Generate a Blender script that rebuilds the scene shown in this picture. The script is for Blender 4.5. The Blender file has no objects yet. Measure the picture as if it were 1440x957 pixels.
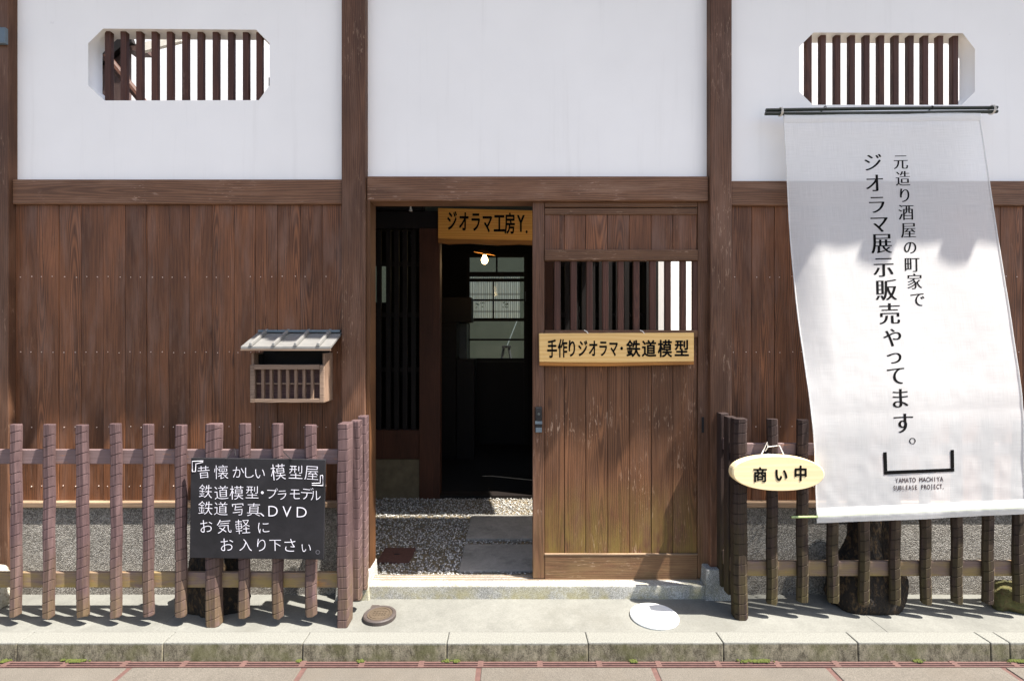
import bpy, bmesh, math, random
import numpy as np
from mathutils import Vector, noise as mnoise
random.seed(7)
S = bpy.context.scene
COL = S.collection
PI = math.pi
# ------------------------------------------------------------------ camera, sky, sun, exposure
F, CX, CY, CH, WD = 720.0, 720.0, 478.5, 1.315, 2.667      # focal length (px of the 1440 px photo), centre, eye height, distance to the wall
cam = bpy.data.cameras.new('camera'); cam.sensor_width = 36; cam.lens = 18
cam.clip_start = .02; cam.clip_end = 500
camo = bpy.data.objects.new('camera', cam); COL.objects.link(camo)
camo.location = (0, -WD, CH); camo.rotation_euler = (math.radians(90), 0, 0)
S.camera = camo
w = bpy.data.worlds.new('World'); S.world = w; w.use_nodes = True
nt = w.node_tree
sky = nt.nodes.new('ShaderNodeTexSky'); sky.sky_type = 'NISHITA'; sky.sun_disc = False
LD = Vector((-.428, .16, -.89)).normalized()
sky.sun_elevation = math.asin(-LD.z); sky.sun_rotation = math.atan2(-LD.x, -LD.y)
sky.air_density = 1.0; sky.dust_density = 2.5; sky.ozone_density = 1.0
nt.links.new(sky.outputs[0], nt.nodes['Background'].inputs[0])
nt.nodes['Background'].inputs[1].default_value = .095
sun = bpy.data.lights.new('sun', 'SUN'); sun.energy = 5.0; sun.angle = math.radians(.5); sun.color = (1, .96, .90)
suno = bpy.data.objects.new('sun', sun); COL.objects.link(suno)
suno.location = (3, -3, 8); suno.rotation_euler = LD.to_track_quat('-Z', 'Y').to_euler()
vs = S.view_settings; vs.view_transform = 'Standard'; vs.look = 'None'; vs.gamma = 1; vs.use_curve_mapping = False
vs.exposure = 1.6
S.cycles.max_bounces = 10; S.cycles.diffuse_bounces = 6; S.cycles.transparent_max_bounces = 16
S.cycles.sample_clamp_indirect = 8

def wx(px, y=0): return (px-CX)*(WD+y)/F
def wz(py, y=0): return CH-(py-CY)*(WD+y)/F
def P(px, py, y=0): return Vector((wx(px, y), y, wz(py, y)))

# ------------------------------------------------------------------ materials
def lin(c):
    r = [((v/255+.055)/1.055)**2.4 if v > 10 else v/255/12.92 for v in c]
    return (*r, 1)
class NT:
    def __init__(s, name):
        s.m = bpy.data.materials.new(name); s.m.use_nodes = True; s.t = s.m.node_tree
        s.b = s.t.nodes['Principled BSDF']; s.out = s.t.nodes['Material Output']
        s.pos = s.t.nodes.new('ShaderNodeNewGeometry')
    def n(s, typ, **kw):
        x = s.t.nodes.new(typ)
        for k, v in kw.items():
            if k.startswith('i_'):
                x.inputs[k[2:].replace('_', ' ')].default_value = v
            else: setattr(x, k, v)
        return x
    def l(s, a, b): s.t.links.new(a, b)
    def val(s, sock, v):
        if isinstance(v, (int, float, tuple)): sock.default_value = v
        else: s.l(v, sock)
    def math(s, op, a, b=0.0, clamp=False):
        x = s.n('ShaderNodeMath', operation=op, use_clamp=clamp); s.val(x.inputs[0], a); s.val(x.inputs[1], b); return x.outputs[0]
    def vmul(s, a, v):
        x = s.n('ShaderNodeVectorMath', operation='MULTIPLY'); s.val(x.inputs[0], a); s.val(x.inputs[1], v); return x.outputs[0]
    def vadd(s, a, v):
        x = s.n('ShaderNodeVectorMath', operation='ADD'); s.val(x.inputs[0], a); s.val(x.inputs[1], v); return x.outputs[0]
    def mix(s, f, a, b, mode='MIX'):
        x = s.n('ShaderNodeMix', data_type='RGBA', blend_type=mode); s.val(x.inputs[0], f); s.val(x.inputs[6], a); s.val(x.inputs[7], b); return x.outputs[2]
    def noise(s, vec, scale, detail=3, rough=.55, dist=0):
        x = s.n('ShaderNodeTexNoise'); s.l(vec, x.inputs['Vector'])
        x.inputs['Scale'].default_value = scale; x.inputs['Detail'].default_value = detail; x.inputs['Roughness'].default_value = rough; x.inputs['Distortion'].default_value = dist
        return x.outputs[0]
    def ramp(s, f, a, b, c0=0., c1=1.):
        x = s.n('ShaderNodeMapRange'); x.clamp = True
        s.val(x.inputs[0], f)
        for i, v in zip((1, 2, 3, 4), (a, b, c0, c1)): s.val(x.inputs[i], v)
        return x.outputs[0]
    def bump(s, h, strength=.3, dist=.002):
        x = s.n('ShaderNodeBump'); x.inputs['Strength'].default_value = strength; x.inputs['Distance'].default_value = dist
        s.l(h, x.inputs['Height']); s.l(x.outputs[0], s.b.inputs['Normal'])
    def sep(s, v):
        x = s.n('ShaderNodeSeparateXYZ'); s.l(v, x.inputs[0]); return x.outputs
    def comb(s, a, b, c):
        x = s.n('ShaderNodeCombineXYZ')
        for i, v in enumerate((a, b, c)): s.val(x.inputs[i], v)
        return x.outputs[0]

def wood(name, dark, light, axis='Z', ring=.007, grain=.5, tone=.35, rough=.62, blotch=.5, wear=0, wearcol=(190, 160, 135), moss=None, mosscol=(120, 105, 30), bump=.25, grey=None, spec=.3, ringmix=.6, knots=False):
    q = NT(name); dark = lin(dark); light = lin(light)
    p = q.pos.outputs['Position']; rnd = q.pos.outputs['Random Per Island']
    x, y, z = q.sep(p)
    if axis == 'X': x, z = z, x
    off = q.math('MULTIPLY', rnd, 61.0)
    P0 = q.comb(x, y, q.math('ADD', z, off))
    # flat sawn grain: rings cut by a slowly tilting plane
    wv = q.noise(q.comb(q.math('MULTIPLY', x, 5.), off, q.math('MULTIPLY', z, 1.1)), 1.0, 2, .5)
    wv2 = q.noise(q.comb(off, q.math('MULTIPLY', x, 1.5), q.math('MULTIPLY', z, .55)), 1.0, 1, .5)
    xr = q.math('ADD', q.math('SUBTRACT', q.math('MODULO', q.math('ADD', x, q.math('MULTIPLY', rnd, 3.7)), .13), .065), q.math('MULTIPLY', q.math('SUBTRACT', wv, .5), .05))
    yr = q.math('ADD', q.math('MULTIPLY', q.math('SUBTRACT', wv2, .5), .22), q.math('MULTIPLY', q.math('SUBTRACT', wv, .5), .03))
    rad = q.math('SQRT', q.math('ADD', q.math('MULTIPLY', xr, xr), q.math('MULTIPLY', yr, yr)))
    rg = q.math('SINE', q.math('MULTIPLY', rad, 2*PI/ring))
    rg = q.ramp(rg, -.6, 1.0)
    fib = q.noise(q.vmul(P0, (330., 330., 7.)) , 1.0, 4, .65)
    fib2 = q.noise(q.vmul(P0, (70., 70., 2.2)), 1.0, 3, .6)
    blo = q.noise(q.vmul(P0, (6., 6., 1.6)), 1.0, 3, .55)
    f = q.math('ADD', q.math('MULTIPLY', rg, ringmix), q.math('MULTIPLY', fib2, 1-ringmix))
    f = q.math('ADD', q.math('MULTIPLY', f, grain), q.math('MULTIPLY', q.ramp(fib, .3, .7), 1-grain))
    c = q.mix(f, dark, light)
    v = q.ramp(blo, .3, .7, 1-blotch*.6, 1+blotch*.5)
    v = q.math('MULTIPLY', v, q.ramp(rnd, 0., 1., 1-tone, 1+tone*.7))
    hs = q.n('ShaderNodeHueSaturation'); q.l(c, hs.inputs['Color']); q.l(v, hs.inputs['Value'])
    c = hs.outputs[0]
    if knots:
        vk = q.n('ShaderNodeTexVoronoi'); vk.inputs['Scale'].default_value = 1.; q.l(q.vmul(P0, (9., 9., 3.2)), vk.inputs['Vector'])
        kk = q.math('MULTIPLY', q.ramp(vk.outputs['Distance'], .17, .05), q.math('GREATER_THAN', q.sep(vk.outputs['Color'])[0], .72))
        c = q.mix(q.math('MULTIPLY', kk, .75), c, lin((34, 18, 10)))
    if grey:   # weathered grey where old finish has gone
        g = q.ramp(q.noise(q.vmul(P0, (14., 14., 2.5)), 1.0, 4, .6), .48, .68)
        c = q.mix(q.math('MULTIPLY', g, grey[1]), c, lin(grey[0]))
    if wear:
        s1 = q.noise(q.vadd(q.vmul(P0, (90., 90., 16.)), (3., 1., 7.)), 1.0, 5, .7, .6)
        s2 = q.noise(q.vmul(p, (5., 5., 3.)), 1.0, 2, .5)
        k = q.math('MULTIPLY', q.ramp(s1, .57, .66), q.ramp(s2, .5, .66))
        c = q.mix(q.math('MULTIPLY', k, wear), c, lin(wearcol))
    if moss:
        zz = q.sep(p)[2]
        k = q.math('MULTIPLY', q.ramp(zz, moss[1], moss[0]), q.ramp(q.noise(q.vmul(P0, (24., 24., 7.)), 1.0, 4, .6), .3, .62))
        c = q.mix(q.math('MULTIPLY', k, moss[2]), c, lin(mosscol))
    q.l(c, q.b.inputs['Base Color'])
    q.b.inputs['Roughness'].default_value = rough; q.b.inputs['Specular IOR Level'].default_value = spec
    q.bump(q.math('ADD', q.math('MULTIPLY', fib, .7), q.math('MULTIPLY', rg, .5)), bump, .0015)
    return q.m

def plain(name, col, rough=.6, var=.12, scale=30., metal=0, bump=0, spec=.4):
    q = NT(name); c = lin(col)
    n = q.noise(q.pos.outputs['Position'], scale, 4, .6)
    hs = q.n('ShaderNodeHueSaturation'); hs.inputs['Color'].default_value = c
    q.l(q.ramp(n, .25, .75, 1-var, 1+var), hs.inputs['Value']); q.l(hs.outputs[0], q.b.inputs['Base Color'])
    q.b.inputs['Roughness'].default_value = rough; q.b.inputs['Metallic'].default_value = metal; q.b.inputs['Specular IOR Level'].default_value = spec
    if bump: q.bump(n, bump, .002)
    return q.m

def speckle(name, cols, scale, bump=.6, dist=.003, stain=None, stainh=None, rough=.85, big=.25):
    """stone chips set in mortar: cell colours with rounded relief"""
    q = NT(name); p = q.pos.outputs['Position']
    v = q.n('ShaderNodeTexVoronoi'); v.inputs['Scale'].default_value = scale; q.l(p, v.inputs['Vector'])
    r = q.sep(v.outputs['Color'])[0]
    cr = q.n('ShaderNodeValToRGB'); q.l(r, cr.inputs[0]); el = cr.color_ramp.elements
    while len(el) < len(cols): el.new(.5)
    for i, c in enumerate(cols): el[i].position = i/(len(cols)-1); el[i].color = lin(c)
    c = cr.outputs[0]
    edge = q.ramp(v.outputs['Distance'], .25, .62)
    c = q.mix(q.math('MULTIPLY', edge, .55), c, lin(cols[0]))
    b = q.noise(p, 5., 4, .6)
    hs = q.n('ShaderNodeHueSaturation'); q.l(c, hs.inputs['Color']); q.l(q.ramp(b, .3, .7, 1-big, 1+big), hs.inputs['Value']); c = hs.outputs[0]
    if stain:
        k = q.ramp(q.noise(p, 9., 5, .65), .42, .62)
        if stainh: k = q.math('MULTIPLY', k, q.ramp(q.sep(p)[2], stainh[1], stainh[0]))
        c = q.mix(q.math('MULTIPLY', k, stain[1]), c, lin(stain[0]))
    q.l(c, q.b.inputs['Base Color']); q.b.inputs['Roughness'].default_value = rough; q.b.inputs['Specular IOR Level'].default_value = .3
    q.bump(q.math('SUBTRACT', 1., v.outputs['Distance']), bump, dist)
    return q.m

def concrete(name, col, scale=1., dark=.25, spots=.5, bump=.3, stain=None, fine=160.):
    q = NT(name); p = q.pos.outputs['Position']
    n1 = q.noise(p, 2.2*scale, 5, .6); n2 = q.noise(p, 14*scale, 5, .65); n3 = q.noise(p, fine, 3, .7)
    v = q.math('MULTIPLY', q.ramp(n1, .3, .7, 1-dark, 1+dark*.5), q.ramp(n2, .3, .7, 1-dark*.5, 1+dark*.35))
    v = q.math('MULTIPLY', v, q.ramp(n3, .25, .75, 1-spots*.5, 1+spots*.4))
    hs = q.n('ShaderNodeHueSaturation'); hs.inputs['Color'].default_value = lin(col); q.l(v, hs.inputs['Value']); c = hs.outputs[0]
    if stain:
        k = q.ramp(q.noise(q.vadd(p, (5., 2., 1.)), stain[2], 6, .7), stain[3], stain[3]+.15)
        c = q.mix(q.math('MULTIPLY', k, stain[1]), c, lin(stain[0]))
    q.l(c, q.b.inputs['Base Color']); q.b.inputs['Roughness'].default_value = .88; q.b.inputs['Specular IOR Level'].default_value = .25
    q.bump(q.math('ADD', n3, q.math('MULTIPLY', n2, .6)), bump, .002)
    return q.m

M = {}
M['board'] = wood('stained_cedar_boards', (31, 15, 8), (142, 92, 60), grain=.6, tone=.36, blotch=.7, wear=.3, wearcol=(150, 112, 86), grey=((120, 92, 78), .5), rough=.55, knots=True)
M['post'] = wood('brown_post_timber', (58, 36, 24), (118, 83, 61), ring=.009, tone=.1, blotch=.5, wear=.4, grey=((128, 100, 84), .35))
M['postsunlit'] = wood('sunlit_ochre_jamb', (62, 38, 20), (108, 72, 42), ring=.009, tone=.1, blotch=.35)  # sunlit ochre of the jamb put into its colour
M['beam'] = wood('brown_beam_timber', (66, 41, 27), (138, 100, 74), axis='X', ring=.011, tone=.08, blotch=.4, wear=.6, wearcol=(190, 160, 140), grey=((142, 112, 92), .4))
M['sill'] = wood('pale_sill_timber', (112, 90, 70), (168, 142, 116), axis='X', tone=.1)
M['door'] = wood('door_planks', (50, 28, 15), (126, 85, 56), ring=.008, grain=.65, tone=.2, wear=.7, wearcol=(190, 158, 132), moss=(.2, .6, .7), mosscol=(118, 100, 44), grey=((110, 82, 66), .3), knots=True)
M['doorframe'] = wood('door_frame', (62, 39, 26), (118, 83, 60), ring=.009, tone=.08, wear=.5, wearcol=(190, 160, 140), moss=(.1, .6, .35), mosscol=(120, 98, 58), grey=((128, 98, 84), .35))
M['doorrail'] = wood('door_rails', (70, 44, 28), (122, 88, 62), axis='X', ring=.009, tone=.08, wear=.6, moss=(.12, .45, .4), mosscol=(124, 104, 70))
M['bar'] = wood('window_bar_timber', (50, 28, 21), (100, 64, 50), tone=.12, wear=.5, wearcol=(120, 95, 85))
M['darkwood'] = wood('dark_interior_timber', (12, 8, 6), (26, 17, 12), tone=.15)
M['midwood'] = wood('porch_timber', (52, 28, 17), (88, 52, 33), tone=.1)
M['picket'] = wood('mauve_weathered_pickets', (54, 38, 38), (106, 84, 83), ring=.012, grain=.4, tone=.12, blotch=.3, rough=.75, grey=((122, 99, 96), .4), moss=(.02, .42, .6), mosscol=(104, 88, 50), bump=.4)
M['picketdark'] = wood('dark_weathered_pickets', (32, 22, 20), (64, 48, 43), ring=.012, grain=.4, tone=.15, blotch=.35, rough=.78, moss=(.05, .7, .7), mosscol=(74, 66, 32), bump=.4)
M['rail'] = wood('mauve_painted_rail', (100, 81, 79), (126, 106, 104), axis='X', grain=.25, tone=.05, blotch=.12, rough=.7, moss=(.1, .35, .85), mosscol=(150, 130, 48), wear=.9, wearcol=(168, 112, 70), bump=.12)
M['greywood'] = wood('silvered_box_timber', (86, 66, 52), (150, 124, 104), ring=.006, tone=.12, blotch=.4, rough=.8)
M['greywoodx'] = wood('silvered_box_rails', (92, 72, 58), (158, 134, 114), axis='X', ring=.006, tone=.12, blotch=.4, rough=.8)
M['boxback'] = wood('box_backing', (62, 42, 40), (108, 82, 78), axis='X', tone=.1)
M['sign'] = wood('pale_yellow_sign_timber', (214, 168, 98), (236, 198, 132), axis='X', ring=.02, grain=.7, tone=.04, blotch=.15, rough=.5, bump=.08)
M['signedge'] = wood('sign_bark_edge', (132, 82, 36), (190, 130, 62), axis='X', tone=.1, blotch=.6, rough=.7)
M['sign2'] = wood('amber_sign_timber', (216, 142, 52), (242, 180, 86), axis='X', ring=.02, grain=.7, tone=.03, blotch=.2, rough=.5, bump=.08)
M['oval'] = wood('pale_oval_timber', (226, 202, 154), (238, 218, 174), axis='X', ring=.022, grain=.8, tone=.0, blotch=.12, rough=.45, bump=.05)
M['ink'] = plain('black_paint', (10, 9, 9), .8, .1, spec=.1)
M['pinkink'] = plain('brown_print', (58, 40, 42), .6, .05)
M['chalk'] = plain('white_chalk', (226, 222, 228), .95, .14, 300.)
M['chalkdim'] = plain('rubbed_chalk', (90, 88, 92), .95, .1, 300.)
M['iron'] = plain('black_iron', (22, 22, 24), .5, .2, 40)
M['lacquer'] = plain('dark_green_pole', (20, 34, 30), .35, .2, 60)
M['nail'] = plain('bright_nail', (225, 205, 190), .4, .1)
M['cord'] = plain('white_cord', (226, 220, 210), .8, .1)
M['wire'] = plain('dark_wire', (30, 26, 26), .6, .1)
M['bamboo'] = plain('green_bamboo', (150, 165, 110), .45, .15, 40)
M['whitelid'] = plain('white_painted_lid', (226, 226, 221), .6, .07, 26)
M['bronze'] = concrete('rusty_brown_castiron', (86, 74, 60), 4, .25, .4, .4)
M['bronzerim'] = plain('dark_castiron_rim', (70, 62, 58), .6, .2, 60, bump=.3)
M['rust'] = plain('rusty_plate', (74, 48, 40), .75, .3, 60, bump=.3)
M['metalroof'] = plain('pale_sheet_metal', (134, 132, 128), .38, .12, 30, metal=.3)
M['tile'] = plain('grey_roof_tile', (70, 72, 76), .5, .2, 12)
M['greymetal'] = plain('blue_grey_metal', (92, 104, 112), .45, .1, 20)
M['black'] = plain('black_void', (8, 7, 7), .9, .1)
M['room'] = plain('darkened_room_wall', (12, 10, 9), .85, .3, 6)  # the room's darkness is put into this near-black colour
M['greensteel'] = plain('grey_steel', (66, 70, 68), .4, .08)
M['granite'] = speckle('speckled_granite', [(120, 118, 112), (150, 148, 140), (178, 176, 168), (205, 203, 196), (90, 88, 84)], 330, .15, .001, ((150, 140, 84), .6), (.0, .12))
M['dash'] = speckle('pebble_dash', [(92, 88, 82), (136, 130, 120), (156, 150, 140), (176, 170, 160), (200, 194, 184)], 195, 1., .006, ((62, 52, 44), .5), (.0, .12), big=.15)
M['court'] = plain('sandy_render', (104, 92, 70), .9, .3, 12, bump=.3)
M['walk'] = concrete('sidewalk_concrete', (116, 115, 108), 1., .2, .4, .25, ((98, 96, 88), .4, 3.2, .52))
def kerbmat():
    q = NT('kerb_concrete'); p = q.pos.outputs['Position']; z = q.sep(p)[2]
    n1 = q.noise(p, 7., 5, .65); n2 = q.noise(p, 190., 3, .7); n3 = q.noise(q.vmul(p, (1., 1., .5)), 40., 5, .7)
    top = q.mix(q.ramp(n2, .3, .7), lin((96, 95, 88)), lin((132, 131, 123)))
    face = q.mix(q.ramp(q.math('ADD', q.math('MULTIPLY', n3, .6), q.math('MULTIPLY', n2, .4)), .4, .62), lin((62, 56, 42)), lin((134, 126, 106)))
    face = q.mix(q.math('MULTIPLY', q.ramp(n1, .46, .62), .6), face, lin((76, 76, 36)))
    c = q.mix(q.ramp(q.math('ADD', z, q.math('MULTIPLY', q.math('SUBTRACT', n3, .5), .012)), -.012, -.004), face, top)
    q.l(c, q.b.inputs['Base Color']); q.b.inputs['Roughness'].default_value = .9; q.bump(q.math('ADD', n2, n3), .5, .002); return q.m
M['kerb'] = kerbmat()
M['road'] = concrete('tan_aggregate_paving', (98, 92, 84), 1.2, .12, 1.0, .5, ((90, 82, 72), .3, 3., .52), fine=260.)
M['joint'] = plain('red_brown_joint', (88, 64, 58), .85, .25, 50, bump=.2)
M['slot'] = plain('dark_slot', (46, 26, 28), .9, .2, 50)
M['ground'] = concrete('earth', (120, 110, 96), .4)
M['moss'] = plain('yellow_green_moss', (66, 72, 24), .95, .35, 120)
M['slab'] = concrete('stepping_slab', (140, 136, 128), 2, .25, .4, .35, ((70, 66, 60), .5, 5., .55))
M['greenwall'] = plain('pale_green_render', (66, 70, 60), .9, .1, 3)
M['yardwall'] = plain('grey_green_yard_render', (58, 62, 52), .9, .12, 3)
M['shedwood'] = wood('shed_timber', (66, 50, 46), (98, 78, 72), tone=.1)
M['tileface'] = plain('pale_fascia', (220, 214, 200), .7, .08, 20)

def plaster():
    q = NT('white_plaster'); p = q.pos.outputs['Position']
    n1 = q.noise(p, 1.1, 4, .6); n2 = q.noise(p, 40., 4, .6)
    k = q.ramp(q.noise(q.vadd(p, (3., 0., 1.3)), 11., 5, .7), .7, .8)
    c = q.mix(q.ramp(n1, .3, .7), lin((236, 233, 229)), lin((244, 241, 237)))
    c = q.mix(q.math('MULTIPLY', k, .35), c, lin((170, 165, 165)))
    st = q.ramp(q.noise(q.vadd(q.vmul(p, (16., 1., .7)), (1., 0., 2.)), 1., 5, .65), .56, .74)
    c = q.mix(q.math('MULTIPLY', st, .10), c, lin((168, 160, 150)))
    q.l(c, q.b.inputs['Base Color']); q.b.inputs['Roughness'].default_value = .85; q.b.inputs['Specular IOR Level'].default_value = .2
    q.bump(n2, .06, .002); return q.m
M['plaster'] = plaster()
def bark(name, a, b, sc=9., stretch=.5):
    q = NT(name); p = q.vmul(q.pos.outputs['Position'], (1., 1., stretch))
    n = q.noise(p, sc, 6, .7, .8); n2 = q.noise(p, sc*6, 4, .7)
    c = q.mix(q.ramp(n, .35, .65), lin(a), lin(b)); c = q.mix(q.ramp(n2, .5, .75), c, lin((96, 74, 46)))
    q.l(c, q.b.inputs['Base Color']); q.b.inputs['Roughness'].default_value = .95; q.bump(q.math('ADD', n, q.math('MULTIPLY', n2, .5)), .9, .02); return q.m
M['bark'] = bark('dark_stump_bark', (13, 10, 7), (40, 30, 19))
M['rock'] = bark('mossy_stone', (54, 54, 28), (98, 94, 52), 7., 1.)
M['paler'] = bark('pale_stone', (150, 145, 130), (205, 200, 186), 9., 1.)
def cloth():
    q = NT('sheer_white_cotton'); p = q.pos.outputs['Position']
    x, y, z = q.sep(p)
    wa = q.noise(q.comb(q.math('MULTIPLY', x, 9.), 0., q.math('MULTIPLY', z, 620.)), 1., 3, .6)
    wb = q.noise(q.comb(q.math('MULTIPLY', x, 620.), 3., q.math('MULTIPLY', z, 9.)), 1., 3, .6)
    wv = q.math('MULTIPLY', q.math('ADD', wa, wb), .5)
    d = q.n('ShaderNodeBsdfDiffuse'); t = q.n('ShaderNodeBsdfTranslucent'); tr = q.n('ShaderNodeBsdfTransparent')
    c = q.mix(q.ramp(wv, .3, .7), lin((234, 232, 229)), lin((240, 238, 235)))
    q.l(c, d.inputs[0]); q.l(c, t.inputs[0])
    cr = q.noise(q.vmul(p, (3., 1., 7.)), 3., 4, .6, 1.2)
    b = q.n('ShaderNodeBump'); cr2 = q.math('ABSOLUTE', q.math('SUBTRACT', q.noise(q.vmul(p, (2.2, 1., 6.)), 5., 3, .55, 1.6), .5)); cr3 = q.math('ABSOLUTE', q.math('SUBTRACT', q.noise(q.vadd(q.vmul(p, (5., 1., 7.)), (3., 0., 2.)), 4., 2, .5, .8), .5))
    cr = q.math('SUBTRACT', cr, q.math('MULTIPLY', q.math('ADD', q.ramp(cr2, 0., .05), q.ramp(cr3, 0., .04)), .25))
    q.l(q.ramp(z, 1.4, .85, .2, 1.), b.inputs['Strength']); b.inputs['Distance'].default_value = .004
    q.l(q.math('ADD', cr, q.math('MULTIPLY', wv, .04)), b.inputs['Height']); q.l(b.outputs[0], d.inputs[1])
    m1 = q.n('ShaderNodeMixShader'); m1.inputs[0].default_value = .12; q.l(d.outputs[0], m1.inputs[1]); q.l(t.outputs[0], m1.inputs[2])
    m2 = q.n('ShaderNodeMixShader'); q.l(q.ramp(wv, .3, .7, .46, .28), m2.inputs[0]); q.l(m1.outputs[0], m2.inputs[1]); q.l(tr.outputs[0], m2.inputs[2])
    q.l(m2.outputs[0], q.out.inputs[0]); return q.m
M['cloth'] = cloth()
def glass():
    q = NT('window_glass'); tr = q.n('ShaderNodeBsdfTransparent'); g = q.n('ShaderNodeBsdfGlossy'); g.inputs['Roughness'].default_value = .03
    tr.inputs[0].default_value = (.88, .92, .9, 1)
    m = q.n('ShaderNodeMixShader'); m.inputs[0].default_value = .008; q.l(tr.outputs[0], m.inputs[1]); q.l(g.outputs[0], m.inputs[2]); q.l(m.outputs[0], q.out.inputs[0]); return q.m
M['glass'] = glass()
def curtain_mat():
    q = NT('striped_white_curtain'); x, y, z = q.sep(q.pos.outputs['Position'])
    s = q.math('SINE', q.math('MULTIPLY', x, 2*PI/.026))
    c = q.mix(q.ramp(s, .3, .95), lin((250, 248, 230)), lin((170, 168, 146)))
    k = q.math('GREATER_THAN', q.math('SINE', q.math('MULTIPLY', q.math('SUBTRACT', z, 1.62), 2*PI/.215)), .93)
    c = q.mix(q.math('MULTIPLY', k, .5), c, lin((110, 110, 90)))
    d = q.n('ShaderNodeBsdfDiffuse'); t = q.n('ShaderNodeBsdfTranslucent'); q.l(c, d.inputs[0]); q.l(c, t.inputs[0])
    m = q.n('ShaderNodeMixShader'); m.inputs[0].default_value = .8; q.l(d.outputs[0], m.inputs[1]); q.l(t.outputs[0], m.inputs[2]); q.l(m.outputs[0], q.out.inputs[0]); return q.m
M['curtain'] = curtain_mat()
def emit(name, col, st):
    q = NT(name); e = q.n('ShaderNodeEmission'); e.inputs[0].default_value = col; e.inputs[1].default_value = st; q.l(e.outputs[0], q.out.inputs[0]); return q.m
M['bulb'] = emit('glowing_bulb', (1, .66, .28, 1), 6)
M['leaf'] = plain('green_print', (96, 116, 66), .8, .2)

# ------------------------------------------------------------------ mesh helpers
class MB:
    def __init__(s): s.v = []; s.f = []; s.mi = []; s.cur = 0
    def add(s, vs, fs):
        o = len(s.v); s.v += [tuple(v) for v in vs]
        for f in fs: s.f.append([i+o for i in f]); s.mi.append(s.cur)
    def box(s, x0, x1, y0, y1, z0, z1, rot=0, jit=0):
        c = [(x0, y0, z0), (x1, y0, z0), (x1, y1, z0), (x0, y1, z0), (x0, y0, z1), (x1, y0, z1), (x1, y1, z1), (x0, y1, z1)]
        if rot:
            cx, cz = (x0+x1)/2, (z0+z1)/2; ca, sa = math.cos(rot), math.sin(rot)
            c = [(cx+(x-cx)*ca-(z-cz)*sa, y, cz+(x-cx)*sa+(z-cz)*ca) for x, y, z in c]
        if jit: c = [tuple(q+random.uniform(-jit, jit) for q in p) for p in c]
        s.hexa(c)
    def hexa(s, c): s.add(c, [(0, 3, 2, 1), (4, 5, 6, 7), (0, 1, 5, 4), (1, 2, 6, 5), (2, 3, 7, 6), (3, 0, 4, 7)])
    def prism(s, pts, y0, y1):          # outline in xz (counter-clockwise seen from the street), thickness along y
        n = len(pts)
        s.add([(x, y0, z) for x, z in pts]+[(x, y1, z) for x, z in pts],
              [tuple(range(n)), tuple(range(2*n-1, n-1, -1))]+[(i, i+n, (i+1) % n+n, (i+1) % n) for i in range(n)])
    def tube(s, pts, r, n=8, cap=True):
        pts = [Vector(p) for p in pts]; rings = []
        rr = r if isinstance(r, (list, tuple)) else [r]*len(pts)
        for i, p in enumerate(pts):
            d = (pts[min(i+1, len(pts)-1)]-pts[max(i-1, 0)]).normalized()
            u = d.cross(Vector((0, 0, 1))); u = u.normalized() if u.length > 1e-3 else Vector((1, 0, 0)); vv = d.cross(u)
            rings.append([p+(u*math.cos(a)+vv*math.sin(a))*rr[i] for a in [2*PI*k/n for k in range(n)]])
        fs = []
        for i in range(len(pts)-1):
            for k in range(n): fs.append((i*n+k, i*n+(k+1) % n, (i+1)*n+(k+1) % n, (i+1)*n+k))
        if cap: fs += [tuple(range(n-1, -1, -1)), tuple((len(pts)-1)*n+k for k in range(n))]
        s.add([v for q in rings for v in q], fs)
    def lathe(s, prof, c, n=24, tilt=None, cap=True):  # prof: (r, z)
        vs = []; fs = []
        for r, z in prof:
            for k in range(n):
                v = Vector((r*math.cos(2*PI*k/n), r*math.sin(2*PI*k/n), z))
                if tilt is not None: v.rotate(tilt)
                vs.append(v+Vector(c))
        m = len(prof)
        for i in range(m-1):
            for k in range(n): fs.append((i*n+k, i*n+(k+1) % n, (i+1)*n+(k+1) % n, (i+1)*n+k))
        if cap:
            if prof[0][0] > 1e-5: fs.append(tuple(range(n-1, -1, -1)))
            if prof[-1][0] > 1e-5: fs.append(tuple((m-1)*n+k for k in range(n)))
        s.add(vs, fs)
    def build(s, name, mat, parent=None, loc=None, bevel=0, smooth=False, seg=2):
        me = bpy.data.meshes.new(name)
        base = Vector(loc) if loc is not None else (Vector(parent['_w']) if parent is not None and '_w' in parent.keys() else Vector((0, 0, 0)))
        if loc is None and parent is not None: base = WPOS[parent.name]
        me.from_pydata([tuple(Vector(v)-base) for v in s.v], [], s.f); me.update()
        bm = bmesh.new(); bm.from_mesh(me); bmesh.ops.recalc_face_normals(bm, faces=bm.faces); bm.to_mesh(me); bm.free()
        for mm in (mat if isinstance(mat, list) else [mat]): me.materials.append(mm)
        if isinstance(mat, list):
            for p, i in zip(me.polygons, s.mi): p.material_index = i
        if smooth:
            for p in me.polygons: p.use_smooth = True
        o = bpy.data.objects.new(name, me); COL.objects.link(o)
        if parent is not None: o.parent = parent; WPOS[o.name] = WPOS[parent.name]
        else: o.location = base; WPOS[o.name] = base
        if bevel:
            b = o.modifiers.new('bevel', 'BEVEL'); b.width = bevel; b.segments = seg; b.limit_method = 'ANGLE'; b.angle_limit = math.radians(40)
        return o
WPOS = {}
def tag(o, label=None, cat=None, group=None, kind=None):
    if label: o['label'] = label
    if cat: o['category'] = cat
    if group: o['group'] = group
    if kind: o['kind'] = kind
    return o
def empty(name, loc, label, cat, group=None):
    o = bpy.data.objects.new(name, None); COL.objects.link(o); o.location = loc; o.empty_display_size = .1; WPOS[o.name] = Vector(loc)
    return tag(o, label, cat, group)
def one(fn, name, mat, parent=None, **kw):
    m = MB(); fn(m); return m.build(name, mat, parent, **kw)
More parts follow.
